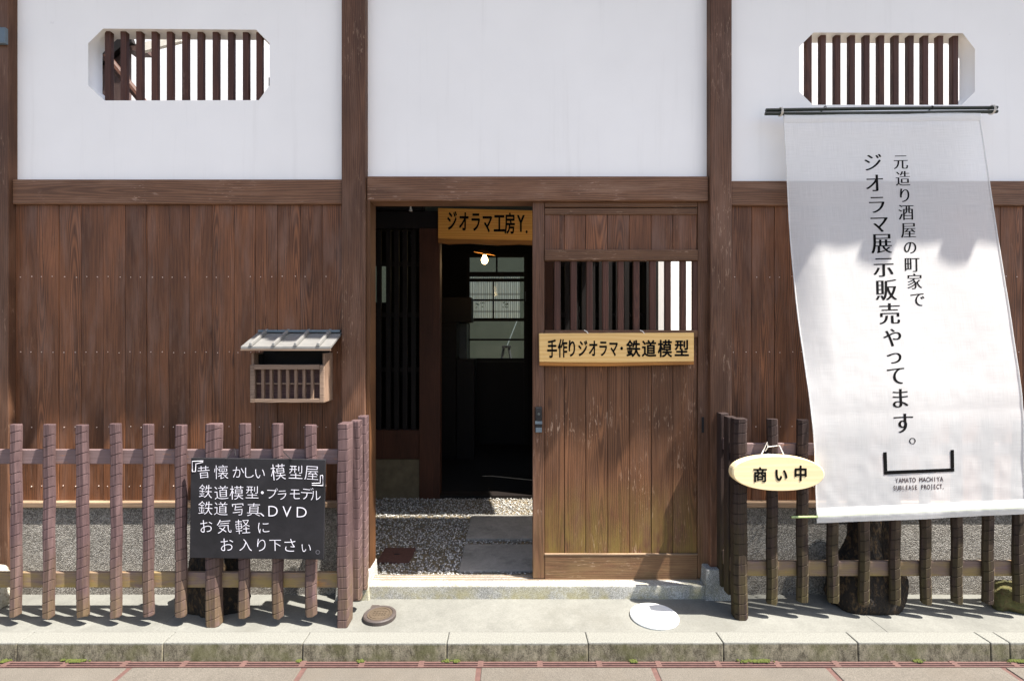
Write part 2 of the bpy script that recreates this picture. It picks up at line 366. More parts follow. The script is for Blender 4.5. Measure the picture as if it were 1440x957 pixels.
def box(name, mat, parent, *a, bevel=.003, **kw):
    m = MB(); m.box(*a, **kw); return m.build(name, mat, parent, bevel=bevel)

# ------------------------------------------------------------------ lettering
_g = {}
def contours(ch):
    if ch in _g: return _g[ch]
    c = bpy.data.curves.new('t', 'FONT'); c.body = ch; c.size = 1; c.resolution_u = 5
    o = bpy.data.objects.new('t', c); COL.objects.link(o)
    dg = bpy.context.evaluated_depsgraph_get(); oe = o.evaluated_get(dg); cu = oe.to_curve(dg)
    res = []
    for sp in cu.splines:
        bp = list(sp.bezier_points); pts = []
        for i, a in enumerate(bp):
            b = bp[(i+1) % len(bp)]
            p0, p1, p2, p3 = a.co.xy, a.handle_right.xy, b.handle_left.xy, b.co.xy
            straight = abs((p1-p0).cross(p3-p0)) < 1e-5 and abs((p2-p0).cross(p3-p0)) < 1e-5
            n = 1 if straight else 5
            for k in range(n):
                t = k/n; pts.append(p0*(1-t)**3+p1*3*t*(1-t)**2+p2*3*t*t*(1-t)+p3*t**3)
        q = []
        for p in pts:
            if not q or (p-q[-1]).length > 2e-3: q.append(p.copy())
        while len(q) > 2 and (q[0]-q[-1]).length < 2e-3: q.pop()
        if len(q) > 2: res.append(q)
    oe.to_curve_clear(); bpy.data.objects.remove(o); bpy.data.curves.remove(c)
    _g[ch] = res; return res
def area(q): return sum(q[i].x*q[(i+1) % len(q)].y-q[(i+1) % len(q)].x*q[i].y for i in range(len(q)))/2
def glyph(ch, ox=0, oy=0, own=False):
    """filled outline of a character, em = 1, centred; strokes fattened by ox / oy"""
    cs = contours(ch)
    ref = [p for q in (cs if own else contours('国')) for p in q]
    cx = (min(p.x for p in ref)+max(p.x for p in ref))/2; cy = (min(p.y for p in ref)+max(p.y for p in ref))/2
    gq = [p.y for q in contours('国') for p in q]; sc = .9/(max(gq)-min(gq))
    sgn = 1 if area(max(cs, key=lambda q: abs(area(q)))) > 0 else -1
    cu = bpy.data.curves.new('f', 'CURVE'); cu.dimensions = '2D'; cu.fill_mode = 'FRONT'
    for q in cs:
        n = len(q); out = []
        for i in range(n):
            a, b, c = q[i-1], q[i], q[(i+1) % n]
            e1 = (b-a).normalized(); e2 = (c-b).normalized()
            n1 = Vector((e1.y, -e1.x)); n2 = Vector((e2.y, -e2.x)); m = n1+n2
            if m.length < .3: m = n1
            m = m.normalized(); k = 1/max(.5, m.dot(n1))
            out.append(((b.x-cx)*sc+m.x*k*sgn*ox, (b.y-cy)*sc+m.y*k*sgn*oy))
        sp = cu.splines.new('POLY'); sp.points.add(n-1); sp.use_cyclic_u = True
        for pt, (x, y) in zip(sp.points, out): pt.co = (x, y, 0, 1)
    o = bpy.data.objects.new('f', cu); COL.objects.link(o)
    dg = bpy.context.evaluated_depsgraph_get()
    me = bpy.data.meshes.new_from_object(o.evaluated_get(dg))
    vs = [(v.co.x, v.co.y) for v in me.vertices]; fs = [tuple(p.vertices) for p in me.polygons]
    bpy.data.objects.remove(o); bpy.data.curves.remove(cu); bpy.data.meshes.remove(me)
    return vs, fs
def letters(mb, items, place):
    """items: (char, px, py, width px, height px, rot, ox, oy[, own]) ; place(px, py) -> 3D point"""
    for it in items:
        ch, px, py, sw, sh, rot, ox, oy = it[:8]
        vs, fs = glyph(ch, min(ox, 0), min(oy, 0), len(it) > 8 and it[8])
        ca, sa = math.cos(rot), math.sin(rot)
        sh_ = [(0, 0)]
        if ox > 0: sh_ += [(ox, 0), (-ox, 0)]
        if oy > 0: sh_ += [(0, oy), (0, -oy), (ox*.7, oy*.7), (-ox*.7, oy*.7), (ox*.7, -oy*.7), (-ox*.7, -oy*.7)]
        for li, (ax, ay) in enumerate(sh_):       # strokes fattened by overlaid copies, each a hair above the last
            pts = [(px+((x+ax)*sw*ca-(y+ay)*sh*sa), py-((x+ax)*sw*sa+(y+ay)*sh*ca)) for x, y in vs]
            mb.add([place(a, b, li*4e-5) for a, b in pts], fs)

# ------------------------------------------------------------------ ground
def structure(fn, name, mat, **kw): o = one(fn, name, mat, **kw); o['kind'] = 'structure'; return o
structure(lambda m: m.add([(-150, -150, -.12), (150, -150, -.12), (150, 150, -.12), (-150, 150, -.12)], [(0, 1, 2, 3)]), 'ground', M['ground'])
RZ = -.072
def f(m):
    m.cur = 1; m.box(-9, 9, -7, -.489, -.11, RZ-.004); m.cur = 0
    for i in range(-11, 12):
        for j in range(7):
            x0 = -.141+.742*i; y1 = -.492-j*.9
            m.box(x0+.011, x0+.731, y1-.882, y1, RZ-.03, RZ+random.uniform(-.001, .001))
structure(f, 'road', [M['road'], M['joint']], bevel=.004)
def f(m):
    m.cur = 0; m.box(-9, 9, -.489, -.443, -.12, RZ-.006)
    x = -7.02
    while x < 7:
        m.cur = 0; m.box(x-.012, x+.012, -.488, -.445, RZ-.008, RZ-.001)
        for y in (-.4845, -.471, -.4575): m.box(x+.012, x+.243, y-.0025, y+.0025, RZ-.008, RZ-.001)
        m.cur = 1
        for y in (-.478, -.464): m.box(x+.0125, x+.2425, y-.004, y+.004, RZ-.0075, RZ-.0045)
        x += .255
structure(f, 'gutter', [M['joint'], M['slot']])
KJ = [-5.4, -4.75, -4.1, -3.46, -2.81, -2.157, -1.52, -.912, -.284, .331, .921, 1.508, 2.086, 2.17, 2.75, 3.35, 3.95, 4.6, 5.2]
def f(m):
    for a, b in zip(KJ, KJ[1:]):
        d = random.uniform(-.003, .003)
        m.hexa([(a+.0012, -.442+d, -.12), (b-.0012, -.442+d, -.12), (b-.0012, -.352, -.12), (a+.0012, -.352, -.12),
                (a+.0012, -.437+d, d*.5), (b-.0012, -.437+d, -d*.4), (b-.0012, -.352, 0), (a+.0012, -.352, 0)])
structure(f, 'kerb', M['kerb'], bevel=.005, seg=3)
structure(lambda m: [m.box(a, b, -.349, .02, -.12, -.003) for a, b in ((-6, -1.62), (-1.6195, 1.7), (1.7005, 6))], 'sidewalk', M['walk'], bevel=.003)
def f(m):   # moss along the foot of the kerb and sill
    for px, wpx in ((105, 26), (8, 10), (640, 7), (627, 6), (1062, 34), (890, 8), (1290, 12), (1430, 24), (420, 6), (508, 8)):
        for k in range(int(wpx*3)):
            x = wx(px+random.gauss(0, wpx*.3), -.45); y = -.446+random.uniform(-.012, .003); r = random.uniform(.003, .008)
            m.lathe([(r*.2, -r*.4), (r, 0), (r*.7, r*.5), (0, r*.8)], (x, y, RZ+.001), 6, cap=False)
o = one(f, 'moss', M['moss']); o['kind'] = 'stuff'
structure(lambda m: m.box(-7, 7, .10, 9, -.11, .03), 'courtyard_floor', M['court'])

# ------------------------------------------------------------------ street wall with gate
W = empty('gate_wall', (0, 0, 0), 'brown timber and white plaster street front with barred windows and a sliding door', 'building')
YP, YPL, YB = -.03, .02, .005            # fronts of posts, plaster and boards
LP = (wx(-30, YP), wx(11.5, YP)); MP = (wx(480, YP), wx(513.5, YP)); RP = (wx(999, YP), wx(1029.5, YP)); FP = (2.905, 3.04); XP = (-4.55, -4.41)
for a, b in (XP, LP, RP, FP): box('post', M['post'], W, a, b, YP, .11, .02, 4.0, bevel=.005)
m = MB(); m.box(MP[0], MP[1], YP, .11, .12, 4.0); mp = m.build('post', M['post'], W, bevel=.005)
box('door_jamb', M['postsunlit'], W, MP[1]+.001, MP[1]+.02, -.012, .1, .1, 2.04, bevel=.002)
def stone(x0, x1, top, y0, y1):
    m = MB(); e = .012
    m.hexa([(x0-e, y0-.012, -.02), (x1+e, y0-.012, -.02), (x1+e, y1, -.02), (x0-e, y1, -.02), (x0, y0, top), (x1, y0, top), (x1, y1, top), (x0, y1, top)])
    m.build('post_base', M['granite'], W, bevel=.006)
stone(MP[0]-.01, MP[1]+.022, .135, -.06, .115); stone(RP[0]-.03, RP[1]+.01, .15, -.06, .115)
# beams
ZB0, ZB1 = wz(286, -.01), wz(251, -.01)
for a, b, dz in ((XP[1], LP[0], 0), (LP[1], MP[0], -.004), (MP[1], RP[0], .012), (RP[1], FP[0], -.012), (FP[1], 5, -.01)):
    box('beam', M['beam'], W, a+.002, b-.002, -.012, .1, ZB0+dz, ZB1+dz, bevel=.006)
ZL = wz(320, .08)
# plaster panels; the barred windows are real openings
def plaster_panel(x0, x1, hole=None):
    cu = bpy.data.curves.new('panel', 'CURVE'); cu.dimensions = '2D'; cu.fill_mode = 'BOTH'; cu.extrude = .047
    for pts in [[(x0, ZB1-.005), (x1, ZB1-.005), (x1, 4.02), (x0, 4.02)]]+([hole] if hole else []):
        sp = cu.splines.new('POLY'); sp.points.add(len(pts)-1); sp.use_cyclic_u = True
        for p, c in zip(sp.points, pts): p.co = (c[0], c[1], 0, 1)
    o = bpy.data.objects.new('panel', cu); COL.objects.link(o)
    dg = bpy.context.evaluated_depsgraph_get(); me = bpy.data.meshes.new_from_object(o.evaluated_get(dg)); bpy.data.objects.remove(o)
    for v in me.vertices: v.co = (v.co.x, YPL+.047-v.co.z, v.co.y)
    me.materials.clear(); me.materials.append(M['plaster']); me.name = 'plaster_panel'
    o = bpy.data.objects.new('plaster_panel', me); COL.objects.link(o); o.parent = W; return o
def octo(pts): return [(wx(a, YPL), wz(b, YPL)) for a, b in pts]
hl = octo([(145, 40.5), (360, 42), (379, 61), (379, 120), (364, 141), (147, 141.5), (124, 120), (124, 61)])
hr = octo([(1144, 46), (1354, 47), (1371, 69), (1371, 129), (1352, 147.5), (1143, 147.5), (1124, 129), (1124, 66)])
plaster_panel(XP[1], LP[0]); plaster_panel(LP[1]-.004, MP[0]+.004, hl); plaster_panel(MP[1]-.004, RP[0]+.004); plaster_panel(RP[1]-.004, FP[0]+.004, hr); plaster_panel(FP[1], 5)
def bars(xs, zt, zb, lab):
    wn = bpy.data.objects.new('barred_window', None); COL.objects.link(wn); wn.parent = W; WPOS[wn.name] = Vector((0, 0, 0)); wn['label'] = lab
    for px in xs:
        m = MB(); y0 = YPL+.022; c = wx(px, y0); h = .0155
        m.prism([(c-h, wz(zb, y0)-.01), (c+h, wz(zb, y0)-.01), (c+h, wz(zt, y0)+.012), (c-h, wz(zt, y0)+.012)], y0, y0+.028)
        m.build('bar', M['bar'], wn, bevel=.004)
    return wn
bars([151, 173, 195, 216.5, 238, 259.5, 281, 302.5, 324, 345, 364], 41, 141, 'window of upright brown bars with a diagonal brace behind')
bars([1138, 1158, 1178.5, 1199, 1219.5, 1240, 1260.5, 1281.5, 1302, 1323, 1344], 47, 147, 'window of upright brown bars above the banner poles')
# vertical boards
def boards(x0, x1, edges=None, step=.1145):
    if edges is None:
        n = max(1, round((x1-x0)/step)); edges = [x0+(x1-x0)*i/n for i in range(n+1)]
    m = MB(); zt = ZB0+.003; zb = wz(703, YB)
    for a, b in zip(edges, edges[1:]):
        d = random.uniform(0, .003); m.box(a+.0008, b-.0008, YB+d, .03, zb, zt)
    bp = m.build('board_panel', M['board'], W, bevel=.002)
    m = MB()
    for a, b in zip(edges, edges[1:]):
        for py in (389, 495, 600, 683):
            for t in (.22, .76):
                if random.random() < .93:
                    x = a+(b-a)*(t+random.uniform(-.05, .05)); z = wz(py, YB)+random.uniform(-.003, .003)
                    m.box(x-.0017, x+.0017, YB-.0012, YB+.004, z-.0017, z+.0017, rot=.7)
    m.build('nail_rows', M['nail'], bp)
    m = MB(); m.box(x0, x1, .031, .05, zb, zt); m.build('backing', M['black'], W)
    box('sill_beam', M['sill'], W, x0, x1, -.025, .05, wz(714, -.025), zb-.001, bevel=.004)
    m = MB(); nx = int((x1-x0)/.03)
    m.box(x0, x1, -.008, .08, -.01, wz(714, -.025)-.001); m.build('pebble_base', M['dash'], W)
eL = [wx(p, YB) for p in (24, 51.5, 82.4, 113.7, 145, 176, 206, 237, 266.5, 298, 329, 359, 390, 422, 453, 481)]
boards(LP[1]+.001, MP[0]-.001, [LP[1]+.001]+eL[1:-1]+[MP[0]-.001])
boards(XP[1], LP[0]); boards(RP[1]+.001, FP[0]-.001); boards(FP[1], 5)
box('wall_bracket', M['greymetal'], W, wx(-12, -.05), wx(7, -.05), -.05, -.031, wz(61, -.05), wz(38, -.05), bevel=.004)
# granite door step with track
def f(m): m.box(MP[1]+.026, RP[0]-.034, -.055, .075, -.01, .065)
step = one(f, 'door_step', M['granite'], W, bevel=.006)
def f(m):
    for y in (.006, .03, .052): m.box(MP[1]+.03, RP[0]-.04, y, y+.004, .0655, .069)
one(f, 'door_track', M['sill'], step)
# roof over the wall
def f(m):
    per = .39; xs = np.arange(-5.2, 5.2, per/10); prof = [(-.575, 4.09), (-.3, 4.3), (0, 4.5), (.15, 4.3), (.30, 4.12)]
    vs = []; n = len(xs)
    for t in (0, .05):
        for (y, z) in prof:
            for x in xs: vs.append((x, y, z+t+.035*abs(math.sin(PI*x/per))))
    k = len(prof); fs = []
    for l in range(2):
        for j in range(k-1):
            for i in range(n-1):
                a = l*k*n+j*n+i; fs.append((a, a+1, a+n+1, a+n))
    for j in (0, k-1):
        for i in range(n-1): a = j*n+i; fs.append((a, a+1, a+1+k*n, a+k*n))
    m.add(vs, fs)
    x = -5.07+.195
    while x < 5.1:
        for y0, y1 in ((-.6, -.575),): m.tube([(x, y0, 4.13), (x, y1, 4.13)], .075, 16)
        x += per
one(f, 'roof', M['tile'], W)
def f(m):
    m.box(-5, 5, -.52, .27, 4.05, 4.07)
    for i in range(-12, 13): m.box(i*.4-.02, i*.4+.02, -.5, .25, 4.0, 4.049)
one(f, 'eaves', M['midwood'], W)

# ------------------------------------------------------------------ sliding door (a part of the wall)
D = bpy.data.objects.new('sliding_door', None); COL.objects.link(D); D.parent = W; WPOS[D.name] = Vector((0, 0, 0))
DY = .01
def dx(p): return wx(p, DY)
def dz(p): return wz(p, DY)
box('stile', M['doorframe'], D, dx(749), dx(765.5), DY, DY+.036, .071, dz(283), bevel=.004)
box('stile', M['doorframe'], D, dx(981.5), dx(1000), DY, DY+.036, .071, dz(283), bevel=.004)
def rail(a, b, p=0): return box('rail', M['doorrail'], D, dx(765.8), dx(981.2), DY-p, DY+.034, dz(b), dz(a), bevel=.004)
rail(284, 291); rail(292, 301.5, -.004); rail(351, 366.5, .006); rail(464, 474, .004); rail(779, 814.5, .0)
m = MB(); m.box(dx(766), dx(981), DY-.0025, DY+.01, dz(779.6), dz(778.2)); m.build('rail', M['sill'], D)
pe = [765.8, 794, 824, 855, 885.5, 916.5, 947, 981.2]
def f(m):
    for a, b in zip(pe, pe[1:]):
        m.box(dx(a)+.0012, dx(b)-.0012, DY+.008+random.uniform(0, .002), DY+.024, dz(779), dz(474))
one(f, 'plank_panel', M['door'], D, bevel=.0018)
def f(m):
    for a, b in zip(pe, pe[1:]): m.box(dx(a)+.0012, dx(b)-.0012, DY+.01+random.uniform(0, .002), DY+.024, dz(352), dz(301))
one(f, 'plank_panel', M['board'], D, bevel=.0018)
m = MB(); m.box(dx(765), dx(982), DY+.0245, DY+.026, dz(779), dz(474)); m.box(dx(765), dx(982), DY+.0245, DY+.026, dz(352), dz(301)); m.build('backing', M['black'], D)
for p in (784, 807, 829.5, 852, 873.5, 895.5, 918.5, 940, 961.5, 979):
    c = dx(p); box('door_bar', M['bar'], D, c-.0165, c+.0165, DY+.006, DY+.03, dz(465), dz(366), bevel=.005)
lk = box('lock', M['iron'], D, dx(752.5), dx(762), DY-.022, DY, dz(607), dz(571.5), bevel=.004)
m = MB(); m.tube([(dx(757.3), DY-.0215, dz(581)), (dx(757.3), DY-.026, dz(581))], .0065, 14); m.build('keyhole', M['greensteel'], lk)
m = MB(); m.box(dx(752.3), dx(762.2), DY-.0235, DY-.0005, dz(595), dz(591)); m.box(dx(753), dx(761.5), DY-.0235, DY-.0005, dz(606.5), dz(600)); m.build('plate', M['greymetal'], lk, bevel=.001)
m = MB(); m.box(dx(986.5), dx(990), DY-.002, DY+.002, dz(608), dz(586)); m.build('finger_pull', M['iron'], D)

# ------------------------------------------------------------------ forecourt and the house behind
def f(m):
    rng = random.Random(3)
    ico = bmesh.new(); bmesh.ops.create_icosphere(ico, subdivisions=1, radius=1); V = [v.co.copy() for v in ico.verts]; Fc = [tuple(v.index for v in q.verts) for q in ico.faces]; ico.free()
    for k in range(16000):
        x = rng.uniform(-1.15, .6); y = rng.uniform(.085, 1.5)
        if x > -.285 and (.17 < y < .53 or .62 < y < 1.06): continue
        if -.78 < x < -.588 and .275 < y < .478: continue
        r = rng.uniform(.0032, .0062); a = rng.uniform(0, 6.3); sx, sy, sz = r*rng.uniform(.8, 1.4), r*rng.uniform(.7, 1.1), r*rng.uniform(.5, .9)
        ca, sa = math.cos(a), math.sin(a); z = .033+rng.uniform(0, .007)
        m.add([(x+v.x*sx*ca-v.y*sy*sa, y+v.x*sx*sa+v.y*sy*ca, z+v.z*sz) for v in V], Fc)
def gravelmat():
    q = NT('grey_gravel'); cr = q.n('ShaderNodeValToRGB'); q.l(q.pos.outputs['Random Per Island'], cr.inputs[0]); el = cr.color_ramp.elements
    el[0].color = lin((84, 82, 78)); el[1].color = lin((214, 210, 202)); e = el.new(.5); e.color = lin((138, 136, 130))
    q.l(cr.outputs[0], q.b.inputs['Base Color']); q.b.inputs['Roughness'].default_value = .8; return q.m
o = one(f, 'gravel', gravelmat()); o['kind'] = 'stuff'
def f(m): m.box(-.296, .9, .165, .535, .0, .045)
tag(one(f, 'stepping_stone', M['slab'], loc=(.3, .35, 0), bevel=.006), 'grey stepping slab just inside the doorway, nearest the door track', 'slab', 'stepping slabs in the gravel')
def f(m): m.box(-.296, .9, .615, 1.07, .0, .047)
tag(one(f, 'stepping_stone', M['slab'], loc=(.3, .84, 0), bevel=.006), 'grey stepping slab with a sunlit far edge, farther inside the doorway', 'slab', 'stepping slabs in the gravel')
pl = empty('drain_plate', (-.683, .377, .03), 'small rusty square iron plate lying in the gravel', 'drain cover')
box('plate', M['rust'], pl, -.778, -.59, .277, .476, .03, .046, bevel=.003)
m = MB(); m.box(-.70, -.666, .37, .383, .0462, .0475); m.build('grip', M['iron'], pl)

H = empty('townhouse', (0, 1.5, 0), 'dark timber house front with lattice seen through the open doorway', 'house')
HY = 1.5
HX0, HX1 = -1.75, wx(925, HY)
box('door_post', M['midwood'], H, wx(590, HY), wx(619, HY), HY-.02, HY+.1, .03, wz(300, HY))
box('door_post', M['midwood'], H, wx(752, HY), wx(778, HY), HY-.02, HY+.1, .03, wz(300, HY))
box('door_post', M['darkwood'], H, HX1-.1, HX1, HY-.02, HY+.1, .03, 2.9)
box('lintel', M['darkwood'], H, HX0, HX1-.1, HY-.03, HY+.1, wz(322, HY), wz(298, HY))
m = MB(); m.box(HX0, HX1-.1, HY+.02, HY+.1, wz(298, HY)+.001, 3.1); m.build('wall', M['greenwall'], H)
m = MB(); m.box(wx(480, HY), wx(597, HY), HY-.06, HY+.02, wz(297.5, HY), wz(270, HY)); m.build('head_beam', M['darkwood'], H)
def lattice(a, b, pxs):
    lt = bpy.data.objects.new('lattice_window', None); COL.objects.link(lt); lt.parent = H; WPOS[lt.name] = WPOS[H.name]
    for p in pxs:
        c = wx(p, HY); m = MB(); m.box(c-.019, c+.019, HY+.012, HY+.04, wz(604, HY), wz(321.5, HY)); m.build('lattice_bar', M['darkwood'], lt)
    for q in (370, 442, 520): m = MB(); m.box(wx(a, HY), wx(b, HY), HY+.042, HY+.055, wz(q+3, HY), wz(q-3, HY)); m.build('cross_rail', M['darkwood'], lt)
    m = MB(); m.box(wx(a, HY), wx(b, HY), HY, HY+.06, wz(645, HY), wz(604.5, HY)); m.build('apron', M['midwood'], lt)
    m = MB(); m.box(wx(a, HY), wx(b, HY), HY+.07, HY+.074, wz(604, HY), wz(321, HY)); m.build('pane', M['glass'], lt)
lattice(430, 590, [448, 460, 472, 484, 496, 508, 520, 532, 545.5, 557, 569, 581])
lattice(778, 906, [786, 798, 810, 822, 834, 846, 858, 870, 882, 894])
for a, b in ((HX0, wx(590, HY)), (wx(778, HY), HX1-.1)): m = MB(); m.box(a, b, HY-.01, HY+.09, 0, wz(645.5, HY)); m.build('base_wall', M['court'], H)
m = MB(); m.box(-1.33, -1.28, .13, HY-.02, 0, 2.75); m.build('light_block_wall', M['darkwood'], H)  # unseen wall added to keep light from the left out of the forecourt
m = MB(); m.box(1.17, 1.21, .13, HY-.03, 0, 1.2); m.build('light_block_wall', M['darkwood'], H)  # low unseen wall added to block bounce from the open court
m = MB(); m.box(wx(619, HY), wx(752, HY), HY-.02, HY+.1, .03, .06); m.build('threshold', M['darkwood'], H)
# the room behind
RY = 3.6
m = MB()
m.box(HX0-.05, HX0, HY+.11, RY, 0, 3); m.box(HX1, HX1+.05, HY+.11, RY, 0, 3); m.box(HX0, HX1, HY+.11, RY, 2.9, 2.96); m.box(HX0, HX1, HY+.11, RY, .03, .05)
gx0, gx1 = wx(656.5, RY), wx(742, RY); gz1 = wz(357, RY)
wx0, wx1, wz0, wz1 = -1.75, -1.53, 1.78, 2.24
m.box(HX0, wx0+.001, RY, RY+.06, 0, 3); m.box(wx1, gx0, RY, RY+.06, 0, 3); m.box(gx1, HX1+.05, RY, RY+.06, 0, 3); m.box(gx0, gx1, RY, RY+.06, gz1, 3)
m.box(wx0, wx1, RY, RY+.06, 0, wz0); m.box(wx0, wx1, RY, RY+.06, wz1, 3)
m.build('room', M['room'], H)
G = bpy.data.objects.new('glass_door', None); COL.objects.link(G); G.parent = H; WPOS[G.name] = WPOS[H.name]
def gb(name, mat, a, b, c, d, y0=RY-.01, y1=RY+.03):
    m = MB(); m.box(wx(a, RY), wx(b, RY), y0, y1, wz(d, RY), wz(c, RY)); return m.build(name, mat, G, bevel=.002)
gb('stile', M['darkwood'], 656.5, 660.5, 357, 640); gb('stile', M['darkwood'], 736.8, 742, 357, 640)
for a, b in ((357, 361.7), (382.2, 388.5), (391.3, 395.8), (420.4, 423), (447, 451.5), (476, 478.7), (503.4, 508)): gb('rail', M['darkwood'], 660.6, 736.7, a, b, RY-.006, RY+.026)
gb('muntin', M['darkwood'], 697.3, 699.8, 361.8, 382.1); gb('muntin', M['darkwood'], 692.5, 694.8, 395.9, 447)
gb('kick_panel', M['darkwood'], 660.6, 736.7, 508.2, 640)
gb('pane', M['glass'], 660.6, 736.7, 361.7, 503.4, RY+.008, RY+.011)
gb('handle', M['greymetal'], 738.3, 739.6, 410, 424, RY-.02, RY-.0105)
def f(m):
    n = 60; a, b = wx(657, RY+.09), wx(731, RY+.09); z0, z1 = wz(448.5, RY+.09), wz(389, RY+.09); vs = []; fs = []
    for i in range(n+1):
        x = a+(b-a)*i/n; y = RY+.09+.006*math.sin(i*1.9)
        vs += [(x, y, z0), (x, y, z1)]
        if i: fs.append((2*i-2, 2*i, 2*i+1, 2*i-1))
    m.add(vs, fs)
cu = empty('cafe_curtain', (0, RY+.09, wz(449, RY+.09)), 'striped white half curtain with leaf print behind glass door', 'curtain')
one(f, 'curtain_cloth', M['curtain'], cu)
for px in (676, 711):
    def f(m):
        for k in range(9):
            a = random.uniform(0, 6.3); c = P(px+random.uniform(-6, 6), 428+random.uniform(-3, 4), RY+.08); l = .02
            u = Vector((math.cos(a), 0, math.sin(a)*.6))*l; v = Vector((-u.z, 0, u.x))*.35
            m.add([c-u, c+v, c+u, c-v], [(0, 1, 2, 3)])
    one(f, 'leaf_print', M['leaf'], cu)
# rear yard
tag(one(lambda m: [m.box(-3.2, 2.2, 6.0, 6.1, 0, 3.2)], 'yard_wall', M['yardwall'], loc=(0, 6, 0)), 'pale green rendered wall seen through the lower door panes', 'wall')
sl = empty('stepladder', (wx(712, 4.5), 4.5, .03), 'small dark folding step stool behind the glass door panes', 'step stool')
zt = wz(489, 4.5)
for s, y in ((-1, 4.42), (1, 4.42), (-1, 4.58), (1, 4.58)):
    m = MB(); m.tube([(wx(712+s*3.5, 4.5), 4.5, zt), (wx(712+s*26, 4.5), 4.5+(y-4.5)*4, .03)], .017, 8); m.build('leg', M['iron'], sl)
box('top_step', M['iron'], sl, wx(706, 4.5), wx(718.5, 4.5), 4.43, 4.57, zt, zt+.035)
one(lambda m: m.tube([P(713, 486, 4.4), P(731, 441, 4.9)], .008, 6), 'pole', M['greensteel']).location = (0, 0, 0)
po = bpy.data.objects['pole']; tag(po, 'thin pale pole leaning diagonally behind the glass door', 'pole')
# furniture inside
cb = empty('cupboard', (wx(640, 2.9), 2.9, .05), 'black cupboard in the dark room left of the glass door', 'cupboard')
box('carcass', M['darkwood'], cb, wx(612, 2.9), wx(664, 2.9), 2.8, 3.1, wz(453, 2.9), wz(419, 2.9))
box('carcass', M['darkwood'], cb, wx(612, 2.9), wx(643, 2.9), 2.8, 3.1, .05, wz(453.2, 2.9))
box('carcass', M['darkwood'], cb, wx(643.5, 2.9), wx(668, 2.9), 2.8, 3.1, .05, wz(505, 2.9))
box('cabinet_door', M['darkwood'], cb, wx(614, 2.78), wx(641, 2.78), 2.78, 2.799, .1, wz(456, 2.78))
gc = empty('steel_cabinet', (wx(652, 3.2), 3.2, .05), 'slim grey steel cabinet beside the black cupboard', 'cabinet')
box('carcass', M['greensteel'], gc, wx(645, 3.2), wx(657, 3.2), 3.14, 3.4, .05, wz(455, 3.2))
box('handle', M['iron'], gc, wx(654.5, 3.13), wx(655.3, 3.13), 3.125, 3.139, wz(490, 3.13), wz(470, 3.13), bevel=0)
# lamp
LYY = 2.2; bp = P(681.5, 366, LYY)
la = empty('pendant_lamp', tuple(bp), 'glowing bare bulb under a small tilted shade in the dark room', 'lamp')
def f(m): m.lathe([(0, -.036), (.014, -.034), (.027, -.02), (.033, 0), (.029, .018), (.017, .038), (.014, .052)], bp, 20)
b_ = one(f, 'bulb', M['bulb'], la, smooth=True)
from mathutils import Euler
tl = Euler((.12, .17, 0))
def f(m): m.lathe([(.105, -.012), (.1, -.008), (.06, .012), (.02, .028), (.02, .03), (.062, .0145), (.106, -.009)], bp+Vector((.0, 0, .075)), 28, tl, cap=False)
one(f, 'lamp_shade', plain('enamel_shade', (210, 150, 80), .4, .05), la, smooth=True)
one(lambda m: m.tube([bp+Vector((0, 0, .052)), bp+Vector((0, 0, .1))], .016, 10), 'socket', M['iron'], la)
one(lambda m: m.tube([bp+Vector((0, 0, .1)), bp+Vector((.0, 0, .75))], .004, 6), 'cord', M['wire'], la)
lt = bpy.data.lights.new('bulb_light', 'POINT'); lt.energy = .7; lt.color = (1, .72, .4); lt.shadow_soft_size = .04
lo = bpy.data.objects.new('bulb_light', lt); COL.objects.link(lo); lo.location = (0, 0, -.06); lo.parent = la
# porch roof of the house and its upper wall
def f(m):
    m.hexa([(HX0+.22, .61, 2.78), (HX1+.02, .61, 2.78), (HX1+.02, HY+.1, 3.15), (HX0+.22, HY+.1, 3.15), (HX0+.22, .61, 2.84), (HX1+.02, .61, 2.84), (HX1+.02, HY+.1, 3.22), (HX0+.22, HY+.1, 3.22)])
    x = HX0+.35
    while x < HX1: m.tube([(x, .60, 2.83), (x, HY, 3.2)], .06, 10); x += .27
one(f, 'porch_roof', M['tile'], H)
m = MB(); m.box(HX0, HX1, HY+.02, HY+.11, 3.101, 3.4); m.build('upper_wall', M['darkwood'], H)
m = MB(); m.box(HX0, HX1, HY+.11, RY+.05, 2.97, 3.3); m.build('upper_storey', M['plaster'], H)
# small hanging bell at the top of the doorway
hb = empty('hanging_bell', tuple(P(577.5, 297, 1.2)), 'tiny pale bell hanging at the top left of the doorway', 'bell')
one(lambda m: m.lathe([(.014, 0), (.011, .012), (.006, .02), (.004, .05)], P(577.5, 297, 1.2), 12), 'bell', M['cord'], hb)
# white storehouse walls seen through the openings
tag(one(lambda m: [m.box(HX1+.03, 6, 2.2, 2.35, 0, 5.2), m.box(HX1+.03, HX1+.1, HY+.1, 2.2, 0, 5.2)], 'storehouse_wall', M['plaster'], loc=(3, 2.2, 0)), 'bright white plaster wall seen through the right barred window and door grille', 'wall')
tag(one(lambda m: m.box(-7, HX0-.06, 2.2, 2.35, 0, 5.2), 'storehouse_wall', M['plaster'], loc=(-3, 2.2, 0)), 'white plaster wall seen through the left barred window', 'wall')
SH = empty('rear_shed', (wx(150, 1.2), 1.2, .03), 'brown timber gable and eave seen through the left barred window', 'shed')
def pr(pts, y): return [(wx(a, y), wz(b, y)) for a, b in pts]
m = MB(); m.prism(pr([(60, 320), (178, 320), (178, 46), (160, 53), (138, 68), (60, 110)], 1.2), 1.2, 1.25); m.build('gable', M['shedwood'], SH)
